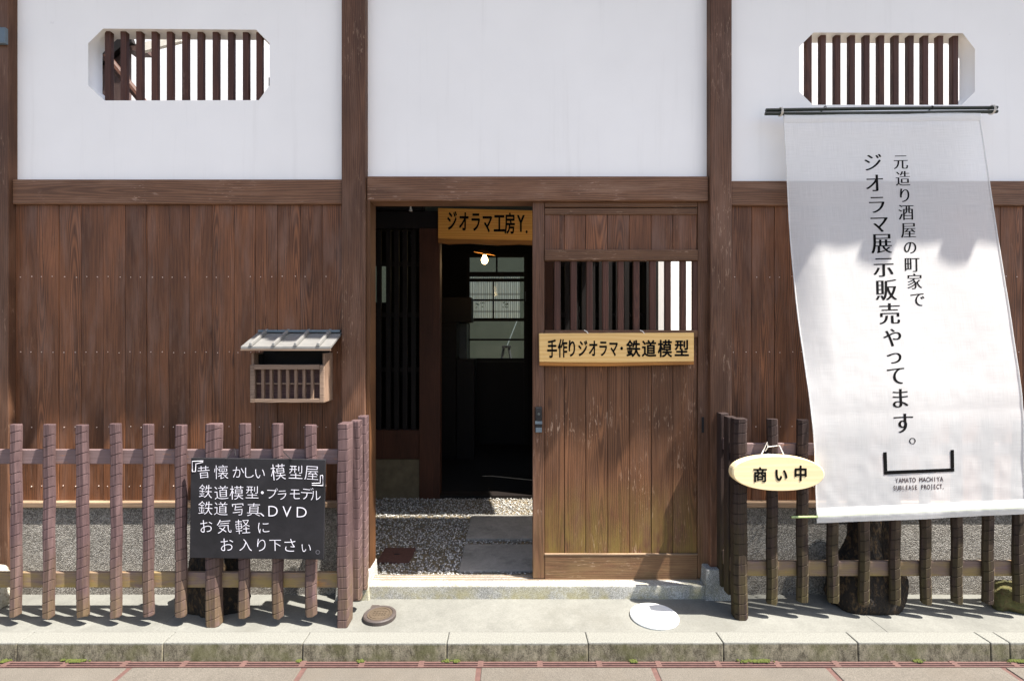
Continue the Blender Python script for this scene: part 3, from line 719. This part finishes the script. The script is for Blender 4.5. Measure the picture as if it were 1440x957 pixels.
m = MB(); m.prism(pr([(60, 100), (60, 80), (140, 58), (176, 30), (186, 60), (176, 60), (145, 87)], 1.15), 1.15, 1.19); m.build('barge_board', M['darkwood'], SH)
m = MB(); m.tube([P(150, 80, 1.1), P(262, 220, 1.1)], .03, 10); m.build('brace', M['midwood'], SH)
m = MB(); m.box(wx(178, 1.2), wx(202, 1.2), 1.2, 1.3, wz(71, 1.2), wz(62, 1.2)); m.build('beam', M['shedwood'], SH)
m = MB(); m.prism(pr([(200, 72), (255, 58), (255, 48), (200, 60)], 1.2), 1.2, 1.23); m.build('fascia', M['tileface'], SH)

# ------------------------------------------------------------------ picket fences
def picket(name, mat, parent, cx, y0, z0, z1, wd, dp, ch=.012, slope=.3, pitch=.048, axis='x', rough_end=True):
    """hewn picket: eight-sided section with a saw kerf every few centimetres"""
    h = wd/2
    sec = [(-h, ch), (-h+ch, 0), (h-ch, 0), (h, ch), (h, dp-.004), (h-.004, dp), (-h+.004, dp), (-h, dp-.004)]
    zs = []; z = z0+random.uniform(.01, .04)
    while z < z1-.015: zs.append(z); z += pitch*random.uniform(.92, 1.08)
    lev = [(z0, 0, .9 if rough_end else 1), (z0+.006, 0, 1)]
    for q in zs: lev += [(q-.0028, 0, 1), (q-.0012, 1, 1), (q+.0012, 1, 1), (q+.0028, 0, 1)]
    lev += [(z1-.005, 0, 1), (z1, 0, .93)]
    bow = random.uniform(-.003, .003); ph = random.uniform(0, 6); vs = []; tw = random.uniform(-.003, .003)
    for li, (z, ins, sc) in enumerate(lev):
        t = (z-z0)/(z1-z0); ox = bow*math.sin(PI*t)+.0016*math.sin(ph+z*19)+tw*(t-.5)
        sl = slope if 1 < li < len(lev)-2 else 0
        for k, (a, b) in enumerate(sec):
            a *= sc; inw = .0032 if (ins and k < 4) else 0
            aa = a-(inw if a > 0 else -inw)*.6; bb = b+inw if k in (0, 1, 2, 3) else b
            zz = z+sl*(a+h*.2 if k < 4 else 0)+(random.uniform(-.004, .004) if rough_end and li == 0 else 0)
            if axis == 'x': vs.append((cx+ox+aa, y0+bb, zz))
            else: vs.append((cx-(bb-dp), y0+ox+aa, zz))      # turned to face +x
    n = 8; fs = [tuple(range(7, -1, -1)), tuple((len(lev)-1)*n+k for k in range(n))]
    for i in range(len(lev)-1):
        for k in range(n): fs.append((i*n+k, i*n+(k+1) % n, (i+1)*n+(k+1) % n, (i+1)*n+k))
    m = MB(); m.add(vs, fs); return m.build(name, mat, parent)
YF = -.312
FL = empty('picket_fence', (-1.9, YF, 0), 'mauve weathered picket fence left of the doorway, lit by the sun', 'fence')
zt, zb = wz(597, YF), wz(868, YF)
for px in (-218, -171, -124, -77, -30, 17, 64, 111.5, 158.5, 205, 251, 341, 388, 435):
    picket('picket', M['picket'], FL, wx(px, YF), YF, zb+random.uniform(-.006, .006), zt+random.uniform(-.004, .004), .050*random.uniform(.92, 1.06), .029, .012)
for px in (-265, 297): picket('support_post', M['picket'], FL, wx(px, YF), YF-.004, -.004, zt+.002, .064, .05, .012)
picket('corner_post', M['picket'], FL, wx(482.5, YF), YF-.008, -.004, zt+.004, .05, .08, .005, slope=.06)
rb = YF+.032
for a, b in ((634, 654.5), (809, 830.5)):
    box('rail', M['rail'], FL, wx(-280, YF), wx(480, YF), rb, rb+.02, wz(b, YF), wz(a, YF), bevel=.003)
cxr = wx(486, YF)
for y, zz in ((-.175, .0), (-.065, .005)): picket('picket', M['picket'], FL, cxr-.012, y, zb+.02, zt+zz, .055, .045, .01, axis='y')
for a, b in ((634, 654.5), (809, 830.5)): box('rail', M['rail'], FL, cxr-.02, cxr-.004, YF+.07, -.02, wz(b, YF), wz(a, YF))
YR = -.25
FR = empty('picket_fence', (1.9, YR, 0), 'dark weathered picket fence right of the doorway, half behind the banner', 'fence')
zt2, zb2 = wz(590, YR), wz(849, YR)
for px in (1088.5, 1131.5, 1175, 1219, 1262.5, 1306.5, 1350, 1394, 1438, 1482, 1526, 1570, 1614, 1658):
    picket('picket', M['picketdark'], FR, wx(px, YR), YR, zb2+random.uniform(-.006, .006), zt2+random.uniform(-.004, .004), .050*random.uniform(.95, 1.04), .030, .013)
picket('corner_post', M['picketdark'], FR, wx(1043, YR), YR-.008, -.004, zt2+.004, .064, .06, .016, slope=.1)
picket('support_post', M['picketdark'], FR, wx(1702, YR), YR-.004, -.004, zt2+.004, .07, .07, .006)
rb = YR+.032
for a, b in ((625, 642), (793, 814)): box('rail', M['rail'], FR, wx(1052, YR), wx(1710, YR), rb, rb+.02, wz(b, YR), wz(a, YR), bevel=.003)
cx2 = wx(1043, YR)
for y, zz in ((-.14, .0), (-.055, .005)): picket('picket', M['picketdark'], FR, cx2-.03, y, zb2, zt2+zz, .052, .045, .01, axis='y')
for a, b in ((625, 642), (793, 814)): box('rail', M['rail'], FR, cx2-.02, cx2-.002, YR+.065, -.02, wz(b, YR), wz(a, YR))

# ------------------------------------------------------------------ stumps and stones behind the fences
def lump(name, mat, c, prof, seed, amp, label, cat, n=30, rings=22, flat=1., sy=1.):
    H_ = prof[-1][1]; vs = []
    for i in range(rings+1):
        z = H_*i/rings; r = np.interp(z, [p[1] for p in prof], [p[0] for p in prof])
        for k in range(n):
            a = 2*PI*k/n; d = Vector((math.cos(a), math.sin(a), 0))
            nn = mnoise.noise(Vector((d.x*1.3+seed, d.y*1.3, z*3)))*amp*1.2+mnoise.noise(Vector((d.x*4+seed, d.y*4, z*11)))*amp*.6+mnoise.noise(Vector((d.x*11+seed, d.y*11, z*30)))*amp*.3
            rr = max(.004, r+nn*min(1, r*12)); vs.append((c[0]+d.x*rr, c[1]+d.y*rr*sy, c[2]+z+nn*.2*(1 if i else 0)))
    fs = [tuple(range(n-1, -1, -1)), tuple(rings*n+k for k in range(n))]
    for i in range(rings):
        for k in range(n): fs.append((i*n+k, i*n+(k+1) % n, (i+1)*n+(k+1) % n, (i+1)*n+k))
    m = MB(); m.add(vs, fs); o = m.build(name, mat, loc=c, smooth=True); return tag(o, label, cat)
lump('tree_stump', M['bark'], (wx(1222, -.12), -.12, -.005), [(.17, 0), (.19, .06), (.165, .2), (.12, .3), (.11, .5), (.1, .62), (.05, .66)], 3.3, .035, 'rough dark brown tree stump behind the right fence under the banner', 'tree stump', sy=.55)
lump('tree_stump', M['bark'], (wx(305, -.13), -.13, -.005), [(.15, 0), (.16, .05), (.15, .2), (.13, .3), (.11, .36), (.04, .39)], 8.1, .03, 'dark tree stump behind the left fence under the blackboard', 'tree stump', sy=.6)
lump('mossy_stone', M['rock'], (wx(1440, -.2), -.13, -.005), [(.09, 0), (.105, .03), (.095, .08), (.06, .11), (.02, .125)], 5.2, .03, 'yellow green mossy stone behind the right fence at its far end', 'stone', sy=.8)
lump('pale_stone', M['paler'], (wx(-28, -.15), -.14, -.005), [(.1, 0), (.12, .05), (.11, .12), (.08, .18), (.02, .21)], 1.2, .02, 'pale rounded stone behind the left fence at the picture edge', 'stone', sy=.8)

# ------------------------------------------------------------------ letter box
BX = empty('letter_box', (wx(405, -.1), 0, wz(565)), 'small silvered wooden letter box with sheet metal roof on the brown boards', 'letter box')
y1 = -.125; y0 = YB-.001
bx0, bx1, bz0, bz1 = wx(351.5, y1), wx(455.5, y1), wz(566, y1), wz(513, y1)
def f(m):
    t = .012
    m.box(bx0, bx0+t, y1+.014, y0, bz0, wz(496, -.06)); m.box(bx1-t, bx1, y1+.014, y0, bz0, wz(496, -.06))
    m.box(bx0+t, bx1-t, y1+.014, y0, bz0, bz0+t); m.box(bx0+t, bx1-t, y0-.012, y0, bz0+t, wz(480, -.02))
one(f, 'body', M['greywood'], BX, bevel=.002)
m = MB(); m.box(bx0+.013, bx1-.013, y0-.02, y0-.0125, bz0+.013, wz(482, -.02)); m.box(bx0+.0125, bx0+.014, y1+.06, y0-.02, bz0+.013, wz(498, -.06)); m.box(bx1-.014, bx1-.0125, y1+.06, y0-.02, bz0+.013, wz(498, -.06)); m.build('slot_shade', M['black'], BX)  # black sheets added as the shade inside the slot
m = MB(); m.box(bx0+.012, bx1-.012, y1+.045, y1+.057, bz0+.012, bz1); m.build('front_board', M['boxback'], BX)
fr = MB(); t = .022
fr.box(bx0, bx0+t, y1, y1+.013, bz0, bz1); fr.box(bx1-t, bx1, y1, y1+.013, bz0, bz1); fr.box(bx0+t, bx1-t, y1, y1+.0125, bz0, bz0+.02); fr.box(bx0+t, bx1-t, y1-.004, y1+.0125, bz1-.022, bz1+.002)
fo = fr.build('front_frame', M['greywoodx'], BX, bevel=.002)
for i in range(7):
    x = bx0+t+(bx1-bx0-2*t)*(i+.95)/7.9; m = MB(); m.box(x-.0065, x+.0065, y1+.003, y1+.02, bz0+.0205, bz1-.0225); m.build('slat', M['greywood'], fo, bevel=.001)
m = MB(); m.box(bx0+t, bx1-t, y1+.0205, y1+.03, (bz0+bz1)/2-.004, (bz0+bz1)/2+.003); m.build('slat', M['greywoodx'], fo)
ry1 = -.165; ra, rb_ = wx(338.5, ry1), wx(465, ry1); rz1 = wz(487, ry1); ra0, rb0 = ra, rb_; rz0 = wz(467, y0)
m = MB(); m.hexa([(ra, ry1, rz1-.012), (rb_, ry1, rz1-.012), (rb0, y0, rz0-.012), (ra0, y0, rz0-.012), (ra, ry1, rz1), (rb_, ry1, rz1), (rb0, y0, rz0), (ra0, y0, rz0)])
ro = m.build('roof', M['metalroof'], BX, bevel=.001)
m = MB(); m.box(ra, rb_, ry1-.003, ry1+.006, rz1-.02, rz1-.0125); m.build('eave_trim', M['greywoodx'], ro)
for px in (352.5, 384.5, 415.5, 447.5):
    x = wx(px, ry1); m = MB(); h = .0085
    m.hexa([(x-h, ry1-.004, rz1+.0005), (x+h, ry1-.004, rz1+.0005), (x+h, y0, rz0+.0005), (x-h, y0, rz0+.0005), (x-h*.8, ry1-.004, rz1+.018), (x+h*.8, ry1-.004, rz1+.018), (x+h*.8, y0, rz0+.018), (x-h*.8, y0, rz0+.018)])
    m.build('batten', M['metalroof'], ro, bevel=.003)
m = MB(); m.box(ra+.01, rb_-.005, y0-.02, y0, rz0+.001, rz0+.012); m.build('ridge_flashing', M['greymetal'], ro)

# ------------------------------------------------------------------ signs
def slab_sign(name, mat, pts, y, th, label, cat='sign', edge=None):
    e = empty(name, tuple(P((pts[0][0]+pts[2][0])/2, pts[0][1], y)), label, cat)
    m = MB(); m.prism([(wx(a, y), wz(b, y)) for a, b in pts], y, y+th); m.build('board', mat, e, bevel=.003); return e
# over the house door
y = HY-.09
sg = slab_sign('shop_sign', M['sign2'], [(616, 335), (640, 336.5), (690, 337), (760, 338.5), (770, 296.3), (616, 292.4)], y, .03, 'amber wooden sign board hanging above the inner doorway')
m = MB(); m.prism([(wx(a, y), wz(b, y)) for a, b in [(616, 341), (630, 343), (660, 342), (700, 344.5), (730, 343.5), (770, 345.5), (770, 338.8), (616, 335.3)]], y-.001, y+.028); m.build('bark_edge', M['signedge'], sg, bevel=.004)
kk = 1/7.36
it = [('ジ', 262, 300, 108, 215, .02), ('オ', 385, 308, 108, 215, -.02), ('ラ', 507, 310, 108, 215, 0), ('マ', 627, 325, 108, 215, 0), ('工', 752, 325, 118, 215, 0), ('房', 862, 328, 112, 225, 0)]
m = MB(); letters(m, [(c, 600+a*kk, 270+b*kk, s*kk, t*kk, r, .032, .02) for c, a, b, s, t, r in it]+[('Y', 600+975*kk, 270+325*kk, 118*kk, 240*kk, 0, .03, .012, True), ('.', 600+1035*kk, 270+412*kk, 110*kk, 200*kk, 0, .03, .02, True)], lambda a, b, l=0: P(a, b, y-.0012-l)); m.build('lettering', M['ink'], sg)
# on the door
y = DY-.034
ds = slab_sign('door_sign', M['sign'], [(758.5, 508.5), (800, 509.5), (860, 509.8), (976, 508), (976, 467.5), (758, 468.5)], y, .026, 'pale yellow wooden sign board hung across the sliding door')
m = MB(); m.prism([(wx(a, y), wz(b, y)) for a, b in [(758.5, 513.8), (790, 514.5), (840, 514.8), (900, 514), (976, 512.5), (976, 508.2), (860, 510), (800, 509.8), (758.5, 508.8)]], y-.001, y+.024); m.build('bark_edge', M['signedge'], ds, bevel=.003)
k = 1/3.3
it = [('手', 120, 728, 46, 88), ('作', 169, 726, 44, 88), ('り', 212, 726, 46, 84), ('ジ', 262, 726, 46, 82), ('オ', 311, 726, 44, 82), ('ラ', 357, 726, 44, 80), ('マ', 405, 726, 44, 80), ('・', 443, 726, 46, 60), ('鉄', 497, 727, 66, 80), ('道', 570, 727, 68, 80), ('模', 644, 727, 66, 82), ('型', 722, 726, 68, 80)]
m = MB(); letters(m, [(c, 740+a*k, 270+b*k, s*k, t*k, 0, .032 if i < 8 else .026, .02 if i < 8 else .022) for i, (c, a, b, s, t) in enumerate(it)], lambda a, b, l=0: P(a, b, y-.0012-l)); m.build('lettering', M['ink'], ds)
for px in (825, 904): one(lambda m: m.tube([(wx(px-3, y), y+.012, wz(464, y)), (wx(px, y), y-.002, wz(466, y)), (wx(px+2, y), y-.004, wz(469, y))], .0022, 6), 'hanger', M['cord'], ds)
# oval sign on the right fence
y = YR-.066
ov = empty('oval_sign', tuple(P(1093, 690, y)), 'pale oval wooden open-for-business sign hung on the corner of the right fence', 'sign')
c = P(1095, 665.5, y); A, B = 65*(WD+y)/F, 24.5*(WD+y)/F
def f(m):
    n = 64
    def ring(s, yy): return [(c.x+A*s*math.copysign(abs(math.cos(t))**.92, math.cos(t)), yy, c.z+B*s*math.copysign(abs(math.sin(t))**.92, math.sin(t))-.004*math.cos(t)) for t in [2*PI*i/n for i in range(n)]]
    rs = [ring(.97, y), ring(1., y+.005), ring(1., y+.042), ring(.97, y+.047)]
    fs = [tuple(range(n)), tuple(3*n+i for i in range(n-1, -1, -1))]
    for j in range(3):
        for i in range(n): fs.append((j*n+i, (j+1)*n+i, (j+1)*n+(i+1) % n, j*n+(i+1) % n))
    m.add([v for r in rs for v in r], fs)
one(f, 'board', M['oval'], ov)
m = MB(); letters(m, [('商', 1069, 667.5, 20, 21.5, .0, .032, .024), ('い', 1098.5, 667.5, 19, 20, 0, .042, .036), ('中', 1126, 665.5, 19, 22, 0, .038, .032)], lambda a, b, l=0: P(a, b, y-.0012-l)); m.build('lettering', M['ink'], ov)
def f(m):
    yh = YR-.008
    m.tube([P(1069, 642, y+.02), P(1074, 632, yh), P(1079, 621, yh), P(1080, 628, yh), P(1076, 634, yh)], .0022, 6)
    m.tube([P(1079, 628, yh-.004), P(1088, 627, yh-.006), P(1096, 626, yh), P(1103, 641, y+.02)], .0022, 6)
    m.tube([P(1069, 641, y+.015), P(1080, 638, y+.02), P(1104, 642, y+.015)], .0018, 6)
one(f, 'hanging_cord', M['cord'], ov)

# ------------------------------------------------------------------ blackboard
y = YF-.02
bb = empty('blackboard', tuple(P(362, 787, y)), 'blackboard with white chalk writing wired to the left fence', 'blackboard')
m = MB(); m.prism([(wx(a, y), wz(b, y)) for a, b in [(266.5, 784), (455, 786.5), (457.5, 646), (268.5, 643.5)]], y, y+.012)
def slate():
    q = NT('chalkboard_black'); p = q.pos.outputs['Position']; n = q.noise(q.vmul(p, (1., 1., 1.)), 6., 5, .65, .5)
    q.l(q.mix(q.ramp(n, .35, .75), lin((24, 23, 25)), lin((42, 40, 43))), q.b.inputs['Base Color']); q.b.inputs['Roughness'].default_value = .7; q.b.inputs['Specular IOR Level'].default_value = .3; return q.m
m.build('board', slate(), bb, bevel=.002)
k = 1/6.215
rows = [('昔', 165, 172, 125), ('懐', 318, 172, 142), ('か', 465, 172, 125), ('し', 556, 176, 120), ('い', 655, 182, 118), ('模', 815, 172, 155), ('型', 970, 174, 140), ('屋', 1108, 178, 150),
        ('鉄', 180, 340, 138), ('道', 318, 352, 140), ('模', 452, 352, 138), ('型', 588, 350, 130), ('・', 676, 352, 130), ('プ', 758, 360, 112), ('ラ', 850, 370, 112), ('モ', 962, 362, 120), ('デ', 1066, 360, 122), ('ル', 1142, 375, 110),
        ('鉄', 180, 485, 138), ('道', 315, 492, 135), ('写', 465, 497, 132), ('真', 602, 500, 136), ('、', 715, 500, 150), ('D', 770, 510, 145), ('V', 890, 515, 145), ('D', 1020, 520, 145),
        ('お', 185, 645, 140), ('気', 342, 645, 142), ('軽', 505, 648, 150), ('に', 688, 655, 130),
        ('お', 365, 805, 145), ('入', 532, 808, 130), ('り', 668, 808, 140), ('下', 790, 808, 125), ('さ', 918, 812, 142), ('い', 1058, 832, 105)]
rng = random.Random(11); its = []
for ch, a, b, s in rows:
    its.append((ch, 260+a*k, 636+b*k, s*k*rng.uniform(.88, .98), s*k*rng.uniform(.88, .96), rng.uniform(-.06, .09), -.013, -.013)+((True,) if ch in 'DV' else ()))
def chp(a, b, l=0):
    j = Vector((a*.11, b*.11, 0)); return P(a+.55*mnoise.noise(j), b+.55*mnoise.noise(j+Vector((9, 4, 2))), y-.0008)
m = MB(); letters(m, its, chp)
def stroke(pts, r=.0022):
    m.tube([P(260+a*k, 636+b*k, y-.0004) for a, b in pts], r*.75, 6)
stroke([(160, 72), (65, 76), (64, 165), (92, 165), (96, 98), (158, 84)]); stroke([(1205, 198), (1206, 288), (1112, 284), (1112, 268), (1182, 266), (1184, 200), (1205, 198)])
m.build('chalk_writing', M['chalk'], bb)
m = MB(); letters(m, [('。', 1170, 865, 150, 150, 0, 0, 0)] and [('。', 260+1200*k, 636+835*k, 20, 20, 0, 0, 0)], lambda a, b, l=0: P(a, b, y-.0008-l)); m.build('chalk_mark', M['chalkdim'], bb)
def f(m):
    m.tube([P(318, 645, y-.002), P(324, 636, YF-.003), P(330, 630, YF-.006), P(331, 640, y+.006)], .0018, 6)
one(f, 'wire', M['wire'], bb)
one(lambda m: m.tube([P(398, 634, YF-.002), P(404, 640, y+.004), P(410, 646, y-.002)], .0018, 6), 'wire', M['wire'], bb)

# ------------------------------------------------------------------ banner
BT = (Vector((wx(1101, -.06), -.06, wz(158, -.06))), Vector((wx(1376, -.06), -.06, wz(155.5, -.06))))
yb = YR-.022
BB = (Vector((wx(1149, yb), yb, wz(735, yb))), Vector((wx(1443, yb), yb, wz(722, yb))))
bn = empty('cloth_banner', tuple(BB[0]), 'long sheer white cloth banner with black vertical writing slanting over the right fence', 'banner')
def surf(u, v):
    p = BT[0].lerp(BT[1], u).lerp(BB[0].lerp(BB[1], u), v)
    # from the pole the cloth slopes out to the picket tops, bends over them and hangs
    y = -.06+(YR-.017+.06)*min(v, .75)/.75
    if v > .75: y += (yb-(YR-.017))*(v-.75)/.25
    b = max(0., 1-abs(v-.75)/.06); y += .006*b*b
    p.y = y; sag = 0
    e = 0.
    fold = .048*max(0., 1-u/.14)**1.6*math.sin(PI*min(1, v/.82))**1.5        # left edge curls back to the wall
    rip = .003*math.sin(u*7+1.5*math.sin(v*5))*v+(.0012*mnoise.noise(Vector((u*7, v*13, 0)))+.0012*mnoise.noise(Vector((u*22, v*34, 3))))*(.25+1.2*v*v)
    rip += .006*mnoise.noise(Vector((u*3.1, v*2.2, 7)))
    rip *= .45+.55*min(1, abs(v-.78)/.12)
    p.x -= .006*math.sin(PI*v)*(1-u)
    return p+Vector((.004*mnoise.noise(Vector((v*5, u*2, 1)))+.012*math.sin(PI*v)*(1-u)*0, sag+fold-rip, sag*.1))
NU, NV = 90, 190
m = MB(); m.add([surf(i/NU, j/NV) for j in range(NV+1) for i in range(NU+1)], [(j*(NU+1)+i, j*(NU+1)+i+1, (j+1)*(NU+1)+i+1, (j+1)*(NU+1)+i) for j in range(NV) for i in range(NU)])
m.build('cloth', M['cloth'], bn, smooth=True)
def hem(v0, v1, n=8):
    m = MB(); vs = []; N = 90
    for i in range(N+1):
        for j in range(n+1):
            v = v0+(v1-v0)*j/n; t = j/n
            vs.append(surf(i/N, v)+Vector((0, -.003-.008*math.sin(PI*t)+.0015*mnoise.noise(Vector((i*.5, j*.6, 4))), 0)))
    m.add(vs, [(i*(n+1)+j, i*(n+1)+j+1, (i+1)*(n+1)+j+1, (i+1)*(n+1)+j) for i in range(N) for j in range(n)]); return m.build('hem', M['cloth'], bn, smooth=True)
hem(.0, .028); hem(.965, 1.)
# side selvedge
def f(m):
    for u in (.0, .997):
        m.tube([surf(u+.0015, j/80)+Vector((0, -.002, 0)) for j in range(81)], .0028, 5)
one(f, 'selvedge', M['cloth'], bn)
NRM = (BB[0]-BT[0]).cross(BT[1]-BT[0]).normalized()
if NRM.y > 0: NRM.negate()
def proj(u, v):
    p = surf(u, v); d = p.y+WD; return CX+p.x/d*F, CY-(p.z-CH)/d*F
_uv = [.5, .5]
def uvof(px, py):
    u, v = .5, .5
    for _ in range(9):
        a, b = proj(u, v); du, dv = proj(u+.01, v), proj(u, v+.01)
        a1, b1, a2, b2 = (du[0]-a)/.01, (du[1]-b)/.01, (dv[0]-a)/.01, (dv[1]-b)/.01
        det = a1*b2-a2*b1; ex, ey = px-a, py-b
        u += (ex*b2-ey*a2)/det; v += (a1*ey-b1*ex)/det
        if abs(ex)+abs(ey) < .02: break
    return u, v
def onb(px, py):
    u, v = uvof(px, py); return surf(u, v)+NRM*.0008
def subdiv(mb, mx=3.0):
    pass
def cloth_letters(items, name, mat):
    mb = MB(); letters(mb, items, lambda a, b, l=0: (a, b, l))
    me = bpy.data.meshes.new('x'); me.from_pydata(mb.v, [], mb.f); bm = bmesh.new(); bm.from_mesh(me)
    bmesh.ops.triangulate(bm, faces=bm.faces)
    for _ in range(4):
        es = [e for e in bm.edges if e.calc_length() > 3.0]
        if not es: break
        bmesh.ops.subdivide_edges(bm, edges=es, cuts=1); bmesh.ops.triangulate(bm, faces=[q for q in bm.faces if len(q.verts) > 3])
    bm.verts.ensure_lookup_table(); r = MB(); r.add([onb(v.co.x, v.co.y)+NRM*v.co.z for v in bm.verts], [tuple(v.index for v in q.verts) for q in bm.faces]); bm.free()
    return r.build(name, mat, bn)
big = [('ジ', 1227, 229, 27), ('オ', 1229.8, 258, 28), ('ラ', 1232.7, 288, 28), ('マ', 1236, 315, 28), ('展', 1239.7, 342.5, 30), ('示', 1242.5, 375.5, 30), ('販', 1246, 408, 31), ('売', 1251, 441.5, 31),
       ('や', 1255, 475, 28), ('っ', 1257, 500, 28), ('て', 1260, 528, 29), ('ま', 1265.5, 560, 30), ('す', 1270, 595, 31), ('。', 1292, 611, 30)]
small = [('元', 1266.5, 228, 22), ('造', 1269.5, 251.5, 22), ('り', 1272, 275, 22), ('酒', 1274, 299, 23), ('屋', 1277.5, 324, 23), ('の', 1279.8, 348, 21), ('町', 1282.3, 372, 23), ('家', 1286, 396, 23), ('で', 1290, 421, 23)]
lw = [(c, a, b, s*.98, s*1.02, math.radians(1.5), .024 if c not in '。' else 0, -.012) for c, a, b, s in big]+[(c, a, b, s*.95, s*1.02, math.radians(1.2), .018, -.013) for c, a, b, s in small]
cloth_letters(lw, 'lettering', M['ink'])
def line(text, cx, cy, wd, hh, rot, ox):
    res = []; n = len(text); st = wd/n
    for i, ch in enumerate(text):
        if ch == ' ': continue
        t = (i-(n-1)/2)*st; yy = cy-math.sin(rot)*t
        if ch == '.': res.append((ch, cx+t-st*.25, yy+hh*.42, hh*1.2, hh*1.2, rot, ox, ox, True))
        else: res.append((ch, cx+t, yy, st*1.32, hh*1.22, rot, ox, ox, True))
    return res
cloth_letters(line('YAMATO MACHIYA', 1292.5, 674, 68, 7.2, math.radians(2), .015)+line('SUBLEASE PROJECT.', 1292.5, 684.5, 74, 7.2, math.radians(2), .015), 'lettering', M['pinkink'])
def f(m):
    def quad(pts):
        # subdivided strips following the cloth
        (a, b), (c, d), (e, g), (h, i) = pts; n = 24; vs = []
        for q in range(n+1):
            t = q/n; vs += [onb(a+(c-a)*t, b+(d-b)*t)+NRM*.0008, onb(h+(e-h)*t, i+(g-i)*t)+NRM*.0008]
        m.add(vs, [(2*q, 2*q+1, 2*q+3, 2*q+2) for q in range(n)])
    quad([(1241.5, 635.6), (1242.6, 661.6), (1247.6, 661.4), (1246.6, 635.2)]); quad([(1242.6, 661.7), (1341.6, 657.8), (1341.8, 662.4), (1242.8, 666.8)]); quad([(1336.2, 632.2), (1336.8, 657.9), (1341.5, 657.7), (1341.2, 632)])
one(f, 'bracket_emblem', M['ink'], bn)
# bottom stick
s0 = surf(0, .985); s1 = surf(1, .985); dd = (s1-s0).normalized()
one(lambda m: m.tube([s0-dd*.115+Vector((0, .006, 0)), s0+Vector((0, -.004, 0)), s1+Vector((0, -.004, 0)), s1+dd*.05], .0055, 8), 'bottom_stick', M['bamboo'], bn)
# poles: two lacquered poles tied together, hung from hooks in the plaster
pp = empty('banner_poles', tuple(P(1240, 155, -.06)), 'pair of thin dark green poles carrying the banner below the right barred window', 'poles')
one(lambda m: m.tube([P(1077, 155, -.06), P(1240, 152.6, -.06), P(1402, 151.5, -.06)], .0085, 10), 'pole', M['lacquer'], pp, smooth=False)
one(lambda m: m.tube([P(1076, 160, -.068), P(1240, 159, -.068), P(1402, 157, -.068)], .0085, 10), 'pole', M['lacquer'], pp)
for px, py in ((1097, 157.3), (1394, 154.5)):
    def f(m):
        for d in (0, 1.6): 
            c = P(px+d, py, -.064); m.tube([c+Vector((0, .02*math.cos(a), .022*math.sin(a))) for a in [2*PI*i/12 for i in range(13)]], .0022, 5, cap=False)
    one(f, 'tie', M['cord'], pp)
for px in (1160, 1310):
    def f(m):
        c = P(px, 152.6, -.06); m.tube([c+Vector((0, .011*math.cos(a), .011*math.sin(a))) for a in [PI+.6-PI*1.3*i/8 for i in range(9)]]+[Vector((c.x, YPL+.01, c.z+.006))], .0025, 6)
    one(f, 'hook', M['wire'], pp)

# ------------------------------------------------------------------ covers on the pavement
lid = empty('manhole_lid', tuple(P(920, 865, -.229)*1.0), 'round white painted lid lying on the pavement before the step', 'lid')
c = Vector((wx(920, -.226), -.226, 0)); lid.location = c; WPOS[lid.name] = c
one(lambda m: m.lathe([(.113, -.002), (.114, .004), (.111, .009), (.104, .011), (.098, .0095), (.0, .010)], c, 48), 'cover', M['whitelid'], lid)
mc = Vector((wx(534, -.23), -.23, 0))
ml = empty('meter_cover', tuple(mc), 'small round brown cast iron meter cover near the left corner post', 'meter cover')
one(lambda m: m.lathe([(.076, -.002), (.077, .014), (.073, .018), (.062, .018), (.06, .015), (.0, .015)], mc, 40), 'rim', M['bronzerim'], ml)
def f(m):
    m.lathe([(.059, .0152), (.058, .018), (.0, .0185)], mc, 40); m.lathe([(.05, .018), (.049, .0205), (.046, .0205), (.045, .018)], mc, 40, cap=False)
    rr = random.Random(4)
    for k in range(3):
        for j in range(5):
            x = mc.x-.026+j*.013; yy = mc.y+.016-k*.015; m.box(x-.004, x+.004, yy-.0016, yy+.0016, mc.z+.018, mc.z+.0205); m.box(x-.001, x+.0015, yy-.005, yy+.005, mc.z+.018, mc.z+.0203)
one(f, 'disc', M['bronze'], ml)
one(lambda m: m.box(mc.x-.06, mc.x-.02, mc.y+.055, mc.y+.082, -.001, .017), 'hinge', M['bronzerim'], ml, bevel=.003)
